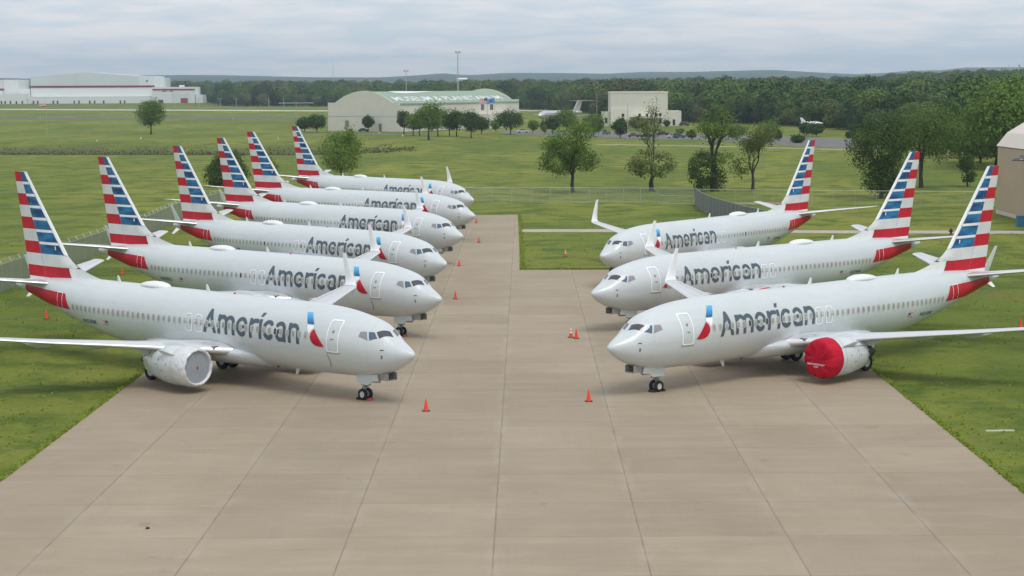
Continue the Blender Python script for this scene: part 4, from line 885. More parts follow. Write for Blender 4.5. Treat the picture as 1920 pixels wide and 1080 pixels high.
# far wood: one object; the tree shapes are in its mesh and geometry nodes spread copies over the points
def wood():
    r = random.Random(5); V = []; F = []; proto = []; tint = []; scl = []
    for k in range(5):
        mb = MB(); nl = r.randint(6, 9); lob = [(0, 0, 6.0, 4.0)] + [(r.uniform(-3.2, 3.2), r.uniform(-3.2, 3.2), r.uniform(3.2, 8.8), r.uniform(1.6, 2.9)) for _ in range(nl)]
        for (x, y, z, s) in lob:
            for _ in range(int(80 * s * s ** .6)):
                v = Vector((r.gauss(0, 1), r.gauss(0, 1), r.gauss(0, 1) + .25)).normalized(); q = v * s * r.uniform(.86, 1.06); q.z *= .85
                leaf_quads(mb, [Vector((x, y, z)) + q], .62, 2, [.9], r, out=v * .75)
        mb.tube([(0, 0, -1), (0, 0, 4)], .3, 5)
        b = len(V); V += mb.v; F += [tuple(b + i for i in f) for f in mb.f]; proto += [k] * len(mb.v); tint += [0.] * len(mb.v); scl += [0.] * len(mb.v)
    Yb_u = [-300, 0, 290, 392, 420, 620, 960, 1140, 1280, 1420, 1600, 1700, 1800, 1870, 2000, 2300]; Yb = [2300, 2300, 2300, 2200, 1760, 1700, 1500, 1050, 900, 860, 720, 640, 560, 470, 430, 400]
    y = 420.0; pts = []
    while y < 3600:
        sp = 9.0 + max(0, y - 700) * .0045; n = int(.62 * y / sp)
        for i in range(n):
            u = -120 + 2160 * (i + r.random()) / n
            if y < float(np.interp(u, Yb_u, Yb)) + r.uniform(-15, 15): continue
            if 1640 < u < 1960 and y > 640 and False: continue
            x = (u - 960) / FPX * y; yy = y + r.uniform(-sp, sp) * .7
            pts.append((x, yy, ground_z(x, yy) - .3)); 
        y += sp * .9
    for p in pts:
        V.append(p); proto.append(-1); tint.append(r.random()); scl.append(r.choice([.55, .75, .9, 1.0, 1.15, 1.6, 1.0]) * r.uniform(.85, 1.15) * (1 + .00012 * p[1]))
    me = bpy.data.meshes.new('wood'); me.from_pydata(V, [], F)
    for nm, ty, dat in (('proto', 'INT', proto), ('tintv', 'FLOAT', tint), ('scl', 'FLOAT', scl)):
        a = me.attributes.new(nm, ty, 'POINT'); a.data.foreach_set('value', dat)
    g = NG('wood_leaves'); at = g.t.nodes.new('ShaderNodeAttribute'); at.attribute_name = 'tint'; at.attribute_type = 'INSTANCER'
    cr = g.t.nodes.new('ShaderNodeValToRGB'); el = cr.color_ramp.elements; el[0].position = 0; el[0].color = (.040, .075, .018, 1); el[1].position = 1; el[1].color = (.115, .115, .05, 1)
    for ps, cc in ((.35, (.062, .118, .024)), (.6, (.095, .158, .030)), (.8, (.14, .205, .040))):
        e = el.new(ps); e.color = (*cc, 1)
    g.t.links.new(at.outputs['Fac'], cr.inputs[0]); n2 = g.noise(g.co.outputs['Object'], 1.1, 3); 
    g.col(g.mix(g.math('MULTIPLY', g.ramp(n2, .42, .65), .45), cr.outputs[0], (.040, .075, .015))); g.b.inputs['Roughness'].default_value = .75; g.b.inputs['Specular IOR Level'].default_value = .2
    me.materials.append(g.m); o = bpy.data.objects.new('wood', me); C.objects.link(o)
    t = bpy.data.node_groups.new('spread_trees', 'GeometryNodeTree'); t.interface.new_socket('Geometry', in_out='INPUT', socket_type='NodeSocketGeometry'); t.interface.new_socket('Geometry', in_out='OUTPUT', socket_type='NodeSocketGeometry')
    gi = t.nodes.new('NodeGroupInput'); go = t.nodes.new('NodeGroupOutput'); L = t.links.new
    def attr(nm, ty): n = t.nodes.new('GeometryNodeInputNamedAttribute'); n.data_type = ty; n.inputs[0].default_value = nm; return n.outputs[0]
    def eq(a, v):
        n = t.nodes.new('FunctionNodeCompare'); n.data_type = 'INT'; n.operation = 'EQUAL'; L(a, n.inputs[2]); n.inputs[3].default_value = v; return n.outputs[0]
    pa = attr('proto', 'INT'); g2i = t.nodes.new('GeometryNodeGeometryToInstance')
    for k in reversed(range(5)):
        s = t.nodes.new('GeometryNodeSeparateGeometry'); L(gi.outputs[0], s.inputs[0]); L(eq(pa, k), s.inputs[1]); L(s.outputs[0], g2i.inputs[0])
    s = t.nodes.new('GeometryNodeSeparateGeometry'); L(gi.outputs[0], s.inputs[0]); L(eq(pa, -1), s.inputs[1])
    ip = t.nodes.new('GeometryNodeInstanceOnPoints'); L(s.outputs[0], ip.inputs['Points']); L(g2i.outputs[0], ip.inputs['Instance']); ip.inputs['Pick Instance'].default_value = True
    ri = t.nodes.new('FunctionNodeRandomValue'); ri.data_type = 'INT'; ri.inputs[4].default_value = 0; ri.inputs[5].default_value = 4; L(ri.outputs[2], ip.inputs['Instance Index'])
    rr = t.nodes.new('FunctionNodeRandomValue'); rr.data_type = 'FLOAT'; rr.inputs[2].default_value = 0; rr.inputs[3].default_value = 6.28
    cx = t.nodes.new('ShaderNodeCombineXYZ'); L(rr.outputs[1], cx.inputs[2]); L(cx.outputs[0], ip.inputs['Rotation']); L(attr('scl', 'FLOAT'), ip.inputs['Scale'])
    st = t.nodes.new('GeometryNodeStoreNamedAttribute'); st.data_type = 'FLOAT'; st.domain = 'INSTANCE'; st.inputs['Name'].default_value = 'tint'; L(ip.outputs[0], st.inputs[0]); L(attr('tintv', 'FLOAT'), st.inputs['Value'])
    L(st.outputs[0], go.inputs[0]); md = o.modifiers.new('spread', 'NODES'); md.node_group = t
    return tag(o, kind='stuff', label='dense green wood covering the land behind the airfield', cat='wood')
wood()
# ------------------------------------------------------------------ fences
def mesh_material(name, col, dens):
    m = mat(name, col, .6, metal=.3); t = m.node_tree; b = t.nodes['Principled BSDF']
    tr = t.nodes.new('ShaderNodeBsdfTransparent'); mx = t.nodes.new('ShaderNodeMixShader'); mx.inputs[0].default_value = dens; o = t.nodes['Material Output']
    t.links.new(tr.outputs[0], mx.inputs[1]); t.links.new(b.outputs[0], mx.inputs[2]); t.links.new(mx.outputs[0], o.inputs[0]); return m
MGALV = mat('galvanised_steel', (.45, .47, .47), .45, metal=.5)
def fence(label, pts, h, dens, col, step=3.0, arms=True, pw=.035):
    o = Vector((*pts[0][:2], 0)); root = empty('chain_link_fence', o, 0, label, 'fence'); P = []
    for a, b in zip(pts[:-1], pts[1:]):
        a = Vector((*a[:2], 0)) - o; b = Vector((*b[:2], 0)) - o; n = max(1, round((b - a).length / step)); P += [a + (b - a) * k / n for k in range(n)]
    P.append(Vector((*pts[-1][:2], 0)) - o)
    mb = MB(); mb.loft([[(p.x, p.y, .03) for p in P], [(p.x, p.y, h) for p in P]], False, False); mb.build('wire_mesh', mesh_material('chain_link', col, dens), root)
    mb = MB(); mb.tube([p + Vector((0, 0, h)) for p in P], .03, 5); mb.build('top_rail', MGALV, root)
    for p in P[:99]:
        mb = MB(); mb.tube([p, p + Vector((0, 0, h + .05))], pw, 5)
        if arms: mb.tube([p + Vector((0, 0, h)), p + Vector((-.25, .1, h + .38))], .025, 4)
        mb.build('post', MGALV, root)
    if arms:
        for k in (.4, .75, 1): mb = MB(); mb.tube([p + Vector((-.25 * k, .1 * k, h + .38 * k)) for p in P], .008, 3); mb.build('barbed_wire', MGALV, root)
fence('chain link fence running away behind the tails of the left row', [(-46.5, 96), (-46, 150), (-44.8, 200), (-44.6, 225), (-45.3, 250), (-43.5, 276)], 2.45, .78, (.27, .30, .25), pw=.02)
fence('chain link fence crossing the grass beyond the end of the apron', [(-43.5, 276.5), (-30, 281), (-6, 286.5), (12, 285), (22.4, 283.5)], 2.45, .20, (.36, .40, .36), arms=False)
fence('chain link fence stretch crossing the grass behind the right row tails', [(28.3, 281.5), (45, 277), (70, 272), (88, 268)], 2.35, .10, (.28, .32, .28), arms=False, pw=.022)
fence('short dense dark grey fence stretch running toward the farthest right airliner', [(27.9, 281.0), (27.6, 270), (27.8, 260), (28.6, 250), (30, 238), (32, 228)], 2.6, .97, (.17, .185, .19), step=2.6, arms=False, pw=.025)
gt = empty('fence_gate', (22.6, 283.3, 0), 0, 'metal gate with two rails at the corner of the chain link fence', 'gate')
mb = MB(); mb.tube([(0, 0, .1), (0, 0, 2.5), (5.1, -2.0, 2.5), (5.1, -2.0, .1)], .05, 5); mb.tube([(0, 0, 1.3), (5.1, -2, 1.3)], .04, 5); mb.tube([(0, 0, .15), (5.1, -2, .15)], .04, 5); mb.build('gate_frame', MGALV, gt)
mb = MB(); mb.loft([[(0, 0, .12), (5.1, -2, .12)], [(0, 0, 2.48), (5.1, -2, 2.48)]], False, False); mb.build('gate_mesh', mesh_material('gate_wire', (.36, .40, .36), .22), gt)
# ------------------------------------------------------------------ traffic cones
def cone():
    root = empty('traffic_cone'); mb = MB(); mb.lathe([(.03, .155), (.05, .15), (.35, .09), (.70, .032), (.715, .025), (.715, .004)], 24, 'z'); mb.build('cone_body', MORANGE, root, smooth=True)
    mb = MB(); mb.box(-.21, .21, -.21, .21, .012, .045); mb.build('cone_base', MBLACK, root); return root
cl = [(-4.85, 102.4, 'orange traffic cone nearest the camera on the left, before the nearest left nose'), (4.4, 105.35, 'orange traffic cone nearest the camera on the right, left of the nearest right nose'),
      (4.62, 132.0, 'orange traffic cone overlapping a striped one beside the middle right nose'), (-4.84, 157.2, 'orange traffic cone before the third left nose'), (-5.34, 186.4, 'orange traffic cone before the fourth left nose'),
      (-3.83, 214.4, 'orange traffic cone before the fifth left nose'), (-4.72, 245.6, 'farthest orange traffic cone, at the far end of the apron'),
      (-36.75, 144.8, 'orange traffic cone on the grass under the tail of the nearest left airliner'), (-37.97, 179.2, 'orange traffic cone on the grass under the second left tail'), (38.02, 137.2, 'orange traffic cone on the grass at the right edge above the wing')]
c0 = cone()
for i, (x, y, lb_) in enumerate(cl):
    c = c0 if i == 0 else copy_tree(c0); c.location = (x, y, 0); tag(c, lb_, 'traffic cone', 'orange traffic cones')
MSTRIPE = mat('cone_white_band', (.8, .8, .78), .5)
for x, y, lb_ in ((4.25, 132.6, 'traffic cone with white bands, half hidden behind an orange cone'), (5.72, 196.4, 'small orange and white cone alone on the square of grass')):
    root = empty('traffic_cone', (x, y, 0), 0, lb_, 'traffic cone', 'banded traffic cones'); mb = MB(); mb.lathe([(.03, .155), (.05, .15), (.35, .09), (.72, .03), (.72, .004)], 24, 'z'); mb.build('cone_body', MORANGE, root, smooth=True)
    for a, b in ((.34, .46), (.56, .70)): mb = MB(); mb.lathe([(a, .095 - (a - .35) * .16), (b, .095 - (b - .35) * .16)], 24, 'z'); mb.build('reflective_band', MSTRIPE, root)
    mb = MB(); mb.box(-.21, .21, -.21, .21, .012, .045); mb.build('cone_base', MBLACK, root)
# wheel chocks
def chock(k, dx, dy, w, m, lb_):
    o = planes[k]; mw = Matrix.Translation(o.location) @ Matrix.Rotation(o.rotation_euler.z, 4, 'Z'); p = mw @ Vector((dx, dy, 0))
    mb = MB(); mb.add([(-.12, -w, .014), (.12, -w, .014), (.05, -w, .16), (-.05, -w, .16), (-.12, w, .014), (.12, w, .014), (.05, w, .16), (-.05, w, .16)], [(0, 1, 2, 3), (4, 7, 6, 5), (0, 4, 5, 1), (1, 5, 6, 2), (2, 6, 7, 3), (3, 7, 4, 0)])
    c = mb.build('wheel_chock', m); c.location = (p.x, p.y, 0); c.rotation_euler = (0, 0, o.rotation_euler.z); tag(c, lb_, 'wheel chock', 'wheel chocks at the nose gears')
MCHR = mat('chock_red', (.45, .05, .03), .6)
for k, who in (('L1', 'nearest left airliner'), ('R1', 'nearest right airliner'), ('L2', 'second left airliner')):
    chock(k, 3.62, 0, .20, MCHR if k[0] == 'L' else MBLACK, ('red' if k[0] == 'L' else 'black') + ' wheel chock in front of the nose wheels of the ' + who)
    chock(k, 4.38, 0, .30, MBLACK, 'black wheel chock behind the nose wheels of the ' + who)
# ------------------------------------------------------------------ buildings
MCREAM = mat('cream_wall', (.64, .62, .54), .8, var=.04, vscale=.3); MCREAM2 = mat('cream_wall_trim', (.70, .68, .58), .8); MROOFG = mat('green_roof', (.27, .37, .265), .6, var=.05, vscale=.4)
MPANE = mat('dark_pane', (.03, .035, .04), .15, coat=.5); MROOFW = mat('roof_lettering_white', (.78, .80, .78), .7)
MHANG = mat('hangar_white', (.62, .67, .65), .7, var=.04, vscale=.05); MHANG2 = mat('hangar_white_lower', (.72, .75, .73), .7); MSTR = mat('hangar_stripe', (.24, .02, .045), .6)
MTAN = mat('tan_metal_wall', (.50, .385, .28), .7, var=.05, vscale=.3); MTROOF = mat('pale_metal_roof', (.68, .61, .53), .6, var=.03)
def museum():
    # local frame: x along the gable wall (left to right), y along the ridge, z up
    A = Vector((-75.0, 760, 0)); Bc = G(751, 247); gx = Vector((Bc.x - A.x, Bc.y - A.y, 0)); Wd = gx.length; gx.normalize(); gy = Vector((-gx.y, gx.x, 0)); Ln = 1.0
    yu = lambda u: next(k * .25 for k in range(20, 800) if (lambda q: 960 + FPX * q.x / q.y)(Bc + gy * (k * .25)) >= u)
    Ln = yu(973)
    rz = math.atan2(gx.y, gx.x); root = empty('museum_building', A, rz, 'long cream museum with a barrel shaped green roof carrying white letters', 'building')
    EH, PK, SH = 11.2, 16.0, 3.6                           # eave, peak, shoulder width
    def arc(t): return (SH + (Wd - 2 * SH) * t, EH + (PK - EH) * math.sin(math.pi * t) ** .85)
    prof = [(0, 0), (0, EH), (SH, EH)] + [arc(k / 24) for k in range(1, 24)] + [(Wd - SH, EH), (Wd, EH), (Wd, 0)]
    for nm, y0, up in (('gable_wall', 0, .35), ('gable_wall', Ln, .9)):
        mb = MB(); a = [(x, y0, z + (up if z > 1 else 0)) for x, z in prof]; b = [(x, y0 + .6, z + (up if z > 1 else 0)) for x, z in prof]
        mb.add(a + b, [tuple(range(len(a))), tuple(range(2 * len(a) - 1, len(a) - 1, -1))] + [(i, (i + 1) % len(a), len(a) + (i + 1) % len(a), len(a) + i) for i in range(len(a))]); mb.build(nm, MCREAM, root)
    mb = MB(); mb.box(Wd - .5, Wd, .6, Ln, 0, EH); mb.build('side_wall', MCREAM, root); mb = MB(); mb.box(0, .5, .6, Ln, 0, EH); mb.build('side_wall', MCREAM, root)
    mb = MB(); mb.loft([[(x, y, z) for x, z in [(.5, EH - .3)] + [arc(k / 32) for k in range(33)] + [(Wd - .5, EH - .3)]] for y in (.6, Ln)], False, False); rf = mb.build('roof', MROOFG, root, smooth=True)
    mb = MB(); mb.box(Wd, Wd + .25, .0, Ln, EH - .5, EH + .1); mb.build('gutter', MROOFG, rf)
    for (ya, yb, nm) in ((5, Ln - 5, 'MUSEUM & PLANETARIUM'),):
        bm = text_mesh(nm, yb - ya, 4.9, .015, 6)
        for v in bm.verts:
            t = 1 - .045 - v.co.y / (Wd - 2 * SH) * .92; x, z = arc(t); x2, z2 = arc(t - .01); n = Vector((z - z2, 0, x2 - x)); n = Vector((abs(n.x), 0, abs(n.z))).normalized()
            v.co = Vector((x + n.x * .12, ya + v.co.x, z + n.z * .12))
        me = bpy.data.meshes.new('roof_lettering'); bm.to_mesh(me); bm.free(); me.materials.append(MROOFW); o = bpy.data.objects.new('roof_lettering', me); C.objects.link(o); o.parent = rf
    mb = MB(); rows = []
    for k in range(13):                                   # white aeroplane outline painted above the letters
        y = yu(790) + (yu(872) - yu(790)) * k / 12 * 1.0; w = .085 * math.sin(math.pi * min(1, (k + .4) / 12) ** .5) + .004; row = []
        for j in range(5):
            t = .62 - w + 2 * w * j / 4; x, z = arc(t); row.append((x + .05, y, z + .12))
        rows.append(row)
    mb.loft(rows, False, False); mb.build('roof_emblem', MROOFW, rf)
    for (y0, y1) in ((yu(903), yu(903) + 3.4), (yu(920), yu(920) + 3.4)):
        mb = MB(); mb.box(Wd - .02, Wd + .06, y0, y1, 7.5, 10.4); w_ = mb.build('window', MCREAM2, root); mb = MB()
        for q in range(3): mb.box(Wd + .05, Wd + .09, y0 + .1 + q * 1.0, y0 + .9 + q * 1.0, 7.7, 10.2)
        mb.build('pane', MPANE, w_)
    mb = MB(); mb.box(Wd, Wd + 6, yu(895), yu(930), 0, 6.2); mb.build('entrance_block', MCREAM, root)
    mb = MB(); mb.box(Wd + .01, Wd + .1, yu(932), yu(947), 1.6, 5.6); mb.build('entrance_glass', MPANE, root)
    mb = MB(); mb.box(Wd, Wd + 5, yu(931), yu(949), 5.6, 6.3); mb.box(Wd, Wd + 3, yu(931), yu(949), .4, 1.4); mb.build('entrance_canopy', MCREAM2, root)
    d0 = Wd * .705; mb = MB(); mb.box(d0, d0 + 1.4, -.08, .02, 0, 3.2); mb.build('door', MMID, root); mb = MB(); mb.box(Wd * .24, Wd * .24 + 1.8, -.1, .02, 1.8, 4.4); mb.build('window', MMID, root)
    mb = MB(); mb.box(0, Wd, -.06, .02, 6.0, 6.08); mb.build('wall_seam', MMID, root)
museum()
def box_part(root, nm, m, b, parent=None):
    mb = MB(); mb.box(*b); return mb.build(nm, m, parent or root)
def tall_building():
    Y = 828.0; xL = AT(1145, 200, Y).x; xR = AT(1252, 200, Y).x; zt = AT(1200, 172, Y).z; root = empty('planetarium_building', (xL, Y, 0), 0, 'tall square cream building with low wings beside the parking lot', 'building')
    w = xR - xL; box_part(root, 'main_block', MCREAM, (0, w, 0, 22, 0, zt)); box_part(root, 'parapet', MCREAM2, (-.15, w + .15, -.15, 22.15, zt - .5, zt + .1))
    xl = AT(1131, 200, Y).x - xL; xr = AT(1278, 200, Y).x - xL; box_part(root, 'low_wing', MCREAM, (xl, -.01, 2, 18, 0, AT(1140, 210, Y).z)); box_part(root, 'low_wing', MCREAM, (w + .01, xr, 1, 18, 0, AT(1265, 208, Y).z))
    box_part(root, 'wall_panel', MCREAM2, (0, w * .68, -.5, -.01, 0, 8)); box_part(root, 'canopy', MCREAM2, (w * .36, w * .9, -4, -.52, 3.6, 4.3)); 
    for (u, v0, v1) in ((1168, 213, 219), (1199, 213, 219), (1213, 213, 219), (1230, 212, 219), (1238, 212, 231), (1137, 221, 231), (1168, 221, 226), (1264, 224, 235)):
        a, b = AT(u - 2.4, v1, Y), AT(u + 2.4, v0, Y); yy = -.56 if u < 1215 and u > 1145 else (.95 if u > 1252 else (1.95 if u < 1145 else -.06)); box_part(root, 'window', MPANE, (a.x - xL, b.x - xL, yy, yy + .1, max(a.z, .1), b.z))
tall_building()
def hangar():
    Y = 2130.0; Z = lambda v, u=150: AT(u, v, Y).z; X = lambda u: AT(u, 170, Y).x; x0 = X(58); root = empty('maintenance_hangar', (x0, Y, 0), 0, 'huge white hangar with one dark red stripe on the far side of the airfield', 'hangar')
    pts = [(0, 0), (0, Z(144)), (X(100) - x0, Z(141)), (X(163) - x0, Z(135.5)), (X(262) - x0, Z(143)), (X(262) - x0, 0)]
    mb = MB(); a = [(x, 0, z) for x, z in pts]; b = [(x, 70, z) for x, z in pts]; n = len(pts); mb.add(a + b, [tuple(range(n)), tuple(range(2 * n - 1, n - 1, -1))] + [(i, (i + 1) % n, n + (i + 1) % n, n + i) for i in range(n)]); mb.build('hangar_hall', MHANG, root)
    for k in range(1, 22): 
        pass
    box_part(root, 'side_tower', MHANG2, (X(262) - x0 + .02, X(291) - x0, .5, 60, 0, Z(143)))
    box_part(root, 'lean_to', MHANG2, (0, X(291) - x0, -14, -.02, 0, Z(182))); box_part(root, 'canopy_band', MHANG2, (0, X(291) - x0, -3.0, -.02, Z(181.5), Z(166)))
    box_part(root, 'stripe', MSTR, (-.1, X(291) - x0 + .1, -3.2, -3.01, Z(164.5), Z(160.5)))
    box_part(root, 'rear_tower', MHANG, (X(291) - x0 + .02, X(305) - x0, 10, 50, 0, Z(146)))
    for u in (68, 76, 105, 113, 144, 153, 173, 182, 199, 230, 238): box_part(root, 'doorway', MDARK, (X(u - 1.3) - x0, X(u + 1.3) - x0, -14.4, -14.01, 0, Z(188.5)))
    mb = MB(); c = Vector((X(276) - x0, .2, Z(153))); mb.add([c + Vector((-1.6, 0, 1.4)), c + Vector((1.6, 0, 1.4)), c + Vector((0, 0, -1.8))], [(0, 1, 2)]); mb.build('wall_emblem', MMID, root)
    r2 = empty('hangar_annex', (X(292), Y - 20, 0), 0, 'low white annex with a red fascia and a red door, right of the huge hangar', 'building'); Y2 = Y - 20; X2 = lambda u: AT(u, 170, Y2).x - AT(292, 170, Y2).x - .0; Z2 = lambda v: AT(330, v, Y2).z
    box_part(r2, 'hall', MHANG2, (0, X2(371), 0, 40, 0, Z2(163))); box_part(r2, 'fascia', MSTR, (0, X2(371.5), -.5, -.01, Z2(169), Z2(166.5))); box_part(r2, 'big_door', MHANG, (X2(328), X2(362), -.4, -.01, 0, Z2(173)))
    box_part(r2, 'red_door', mat('red_door', (.33, .02, .04), .6), (X2(345), X2(358), -.8, -.41, 0, Z2(184))); box_part(r2, 'doorway', MDARK, (X2(303), X2(312), -.4, -.01, 0, Z2(187))); box_part(r2, 'roof_hut', MHANG2, (X2(341), X2(349), 5, 12, Z2(163), Z2(159.5)))
    box_part(r2, 'end_shed', MHANG2, (X2(372), X2(385), 4, 30, 0, Z2(178))); box_part(r2, 'window', MPANE, (X2(311), X2(318), -.3, -.01, Z2(171.5), Z2(170))); box_part(r2, 'window', MPANE, (X2(325), X2(331), -.3, -.01, Z2(171.5), Z2(170)))
    r3 = empty('west_hangar', (X(-60), Y - 5, 0), 0, 'white stepped hangar cut by the left edge of the photo', 'hangar'); X3 = lambda u: AT(u, 170, Y - 5).x - X(-60)
    box_part(r3, 'hall', MHANG, (0, X3(5), 0, 60, 0, Z(149))); box_part(r3, 'tower', MHANG2, (X3(5) + .02, X3(34), 3, 50, 0, Z(149))); box_part(r3, 'lean_to', MHANG2, (0, X3(57), -18, -.02, 0, Z(176))); box_part(r3, 'upper_wing', MHANG2, (X3(34) + .02, X3(57), 2, 40, 0, Z(166))); box_part(r3, 'stripe', MSTR, (0, X3(8), -.4, -.01, Z(169), Z(165.5)))
    for u in (10, 17, 27, 38, 49): box_part(r3, 'doorway', MDARK, (X3(u - 1.3), X3(u + 1.3), -18.4, -18.01, 0, Z(188.5)))
hangar()
def tan_building():
    root = empty('metal_hangar', (68.2, 259.8, 0), 0, 'tan metal building with a pale sloping roof at the right edge', 'building'); L = 60; EHt = 9.35
    prof = [(0, 0), (0, EHt), (1.45, 11.2), (4.6, 13.1), (12, 16), (20, 17), (28, 16), (40, 9), (40, 0)]; n = len(prof)
    mb = MB(); mb.add([(x, 0, z) for x, z in prof], [tuple(range(n))]); mb.build('end_wall', MTAN, root)
    mb = MB(); mb.quad((0, 0, 0), (0, -L, 0), (0, -L, EHt), (0, 0, EHt)); 
    mb.build('side_wall', MTAN, root)
    for k in range(90):
        pass
    mb = MB(); mb.box(-.06, -.01, -L, 0, 0, .5); mb.build('wall_base', MTROOF, root)
    mb = MB(); mb.loft([[(x - .15, y, z + .12) for x, z in prof[1:-1]] for y in (.3, -L)], False, False); mb.build('roof', MTROOF, root)
    p = AT(1908, 296, 236); mb = MB(); lx, ly, lz = p.x - 68.2, p.y - 259.8, p.z; mb.lathe([(0, .08), (-.1, .5), (-.35, .95), (-.55, 1.05), (-.6, 1.0)], 24, 'z', (-1.1, -15.4, 8.6)); mb.tube([(0, -15.4, 8.1), (-.4, -15.4, 8.7), (-1.1, -15.4, 8.65)], .07, 6); mb.build('hooded_wall_lamp', mat('lamp_hood', (.12, .13, .14), .35, metal=.5), root, smooth=True)
    b = MB(); q = G(1917, 425); b.box(-.7, .7, -.5, .5, 0, 1.3); b.box(-.75, .75, -.55, .55, 1.31, 1.42); o = b.build('waste_bin', mat('bin_blue', (.04, .16, .28), .5)); o.location = (q.x, q.y, 0); tag(o, 'blue bin at the foot of the tan building', 'bin')
tan_building()
for (u, v, w, h, nm, lb_) in ((866, 152.5, 16, 6, 'distant_building', 'pale distant building on the wooded skyline, behind the tall floodlight mast'), (1688, 165, 30, 5, 'distant_building', 'pale roofed building among the trees on the right hillside')):
    Y = 2900 if u < 1000 else 1900; p = AT(u, v, Y); mb = MB(); mb.box(-w / 2, w / 2, 0, 12, -20, 0 if u > 1000 else 3); 
    root = empty(nm, (p.x, p.y, p.z), 0, lb_, 'building'); mb.build('wall', MHANG2, root); mb = MB(); mb.add([(-w / 2, -1, 0), (w / 2, -1, 0), (w / 2, 13, 0), (-w / 2, 13, 0), (-w / 2, 6, h * .4), (w / 2, 6, h * .4)], [(0, 1, 5, 4), (2, 3, 4, 5), (0, 4, 3), (1, 2, 5)]); r_ = mb.build('roof', MHANG2, root); r_.location = (0, 0, .05 if u > 1000 else 3.05)
# ------------------------------------------------------------------ masts, poles, flags
def pole(u, v, vt, lb_, name='light_pole', cat='light pole', rad=.12, head=None, Y=None, m=MGALV, cross=None):
    p = G(u, v) if Y is None else Vector((AT(u, v, Y).x, Y, ground_z(AT(u, v, Y).x, Y))); h = AT(u, vt, p.y).z - p.z; root = empty(name, p, 0, lb_, cat); mb = MB(); mb.tube([(0, 0, 0), (0, 0, h)], [rad, rad * .6], 8); mb.build('pole', m, root)
    if head:
        for s in (-1, 1):
            mb = MB(); mb.box(s * head * .5 - head * .38, s * head * .5 + head * .38, -.5, .5, h - .2, h + head * .45); mb.build('lamp_head', MGALV, root)
    if cross:
        mb = MB(); mb.box(-cross / 2, cross / 2, -.1, .1, h - .8, h - .5); mb.build('crossarm', m, root)
    return root, h
pole(859, 200, 99, 'tall floodlight mast standing above the museum roof', 'floodlight_mast', 'floodlight', .5, 2.2, 1250); pole(762, 200, 134, 'shorter floodlight mast left of the tall one', 'floodlight_mast', 'floodlight', .4, 2.4, 1600)
pole(625, 170, 118, 'thin red and white lattice mast far off on the skyline', 'radio_mast', 'mast', .7, None, 5200, mat('mast_red', (.5, .3, .3), .6))
pole(651, 238, 182, 'dark pole standing in front of the museum end wall', 'utility_pole', 'pole', .16, None, None, MMID); pole(556, 248, 190, 'slim pole with crossarm just left of the museum', 'utility_pole', 'pole', .12, None, None, MGALV, 14)
pole(1777, 262, 204, 'wooden pole with a transformer amid the right hand trees', 'utility_pole', 'pole', .2, None, 540, mat('pole_wood', (.25, .24, .22), .8), 2.4); pole(1177, 264, 193, 'slim light pole in front of the tall cream building', 'light_pole', 'light pole', .14, None); pole(1119, 236, 176, 'slim mast behind the old silver airliner tail', 'light_pole', 'light pole', .12, None)
pole(1283, 230, 172, 'thin pole in the trees right of the tall cream building', 'utility_pole', 'pole', .12, None, 1000); pole(1724, 265, 214, 'grey pole among the trees left of the transformer pole', 'utility_pole', 'pole', .12, None, 560)
for u in (373, 413, 443, 504, 532): pole(u, 197, 184, {373: 'short grey pole nearest the annex on the far runway edge', 413: 'second short pole right of the hangar annex', 443: 'short pole in the middle of the far runway edge', 504: 'short pole left of the last one on the far runway edge', 532: 'short pole on the far runway edge nearest the museum'}[u], 'utility_pole', 'pole', .3, None, 1700, MGALV, 5 if u % 2 else None)
wp, h = pole(88, 255, 184, 'thin windsock pole with orange and white sock in the open field', 'windsock_pole', 'windsock', .07, None)
mb = MB(); mb.lathe([(0, .55), (-1.2, .42), (-2.6, .28)], 12, 'x', (0, 0, h * .8)); mb.build('windsock', mat('windsock_cloth', (.62, .36, .30), .8, var=.3, vscale=1.2), wp, smooth=True)
def flag(u, vt, lb_, cols, kind):
    Y = 735; p = Vector((AT(u, 240, Y).x, Y, 0)); h = AT(u, vt, Y).z; root = empty('flagpole', p, 0, lb_, 'flagpole', 'flagpoles before the museum'); mb = MB(); mb.tube([(0, 0, 0), (0, 0, h)], [.12, .06], 8); mb.lathe([(0, .004), (.1, .12), (.2, .004)], 8, 'z', (0, 0, h)); mb.build('pole', MGALV, root)
    mb = MB(); nx_, nz_ = 12, 13; W_, H_ = 3.0, 1.95
    for j in range(nz_):
        a = []; b = []
        for i in range(nx_ + 1):
            x = -W_ * i / nx_; y = .18 * math.sin(i * .9) * i / nx_; dz = -.5 * (i / nx_) ** 1.4
            a.append((x, y, h - .15 - H_ * j / nz_ + dz)); b.append((x, y, h - .15 - H_ * (j + 1) / nz_ + dz))
        if kind == 'us':
            s = 5; mb.loft([a[:s + 1], b[:s + 1]], False, False, 2 if j < 7 else (j % 2)); mb.loft([a[s:], b[s:]], False, False, j % 2)
        else: mb.loft([a, b], False, False, 0)
    f_ = mb.build('flag', cols, root)
    if kind != 'us':
        mb = MB(); mb.lathe([(0, .38), (.03, .38)], 16, 'y', (-1.35, -.22, h - 1.2), cap=True); mb.build('flag_emblem', MSTR, f_)
flag(914, 183, 'flagpole flying a red and white striped flag before the museum', [mat('flag_red', (.55, .12, .14), .8), mat('flag_white', (.75, .72, .72), .8), mat('flag_canton', (.04, .05, .12), .8)], 'us')
flag(928, 183, 'flagpole flying a plain light blue flag before the museum', [mat('flag_blue', (.10, .30, .60), .8)], 'ok')
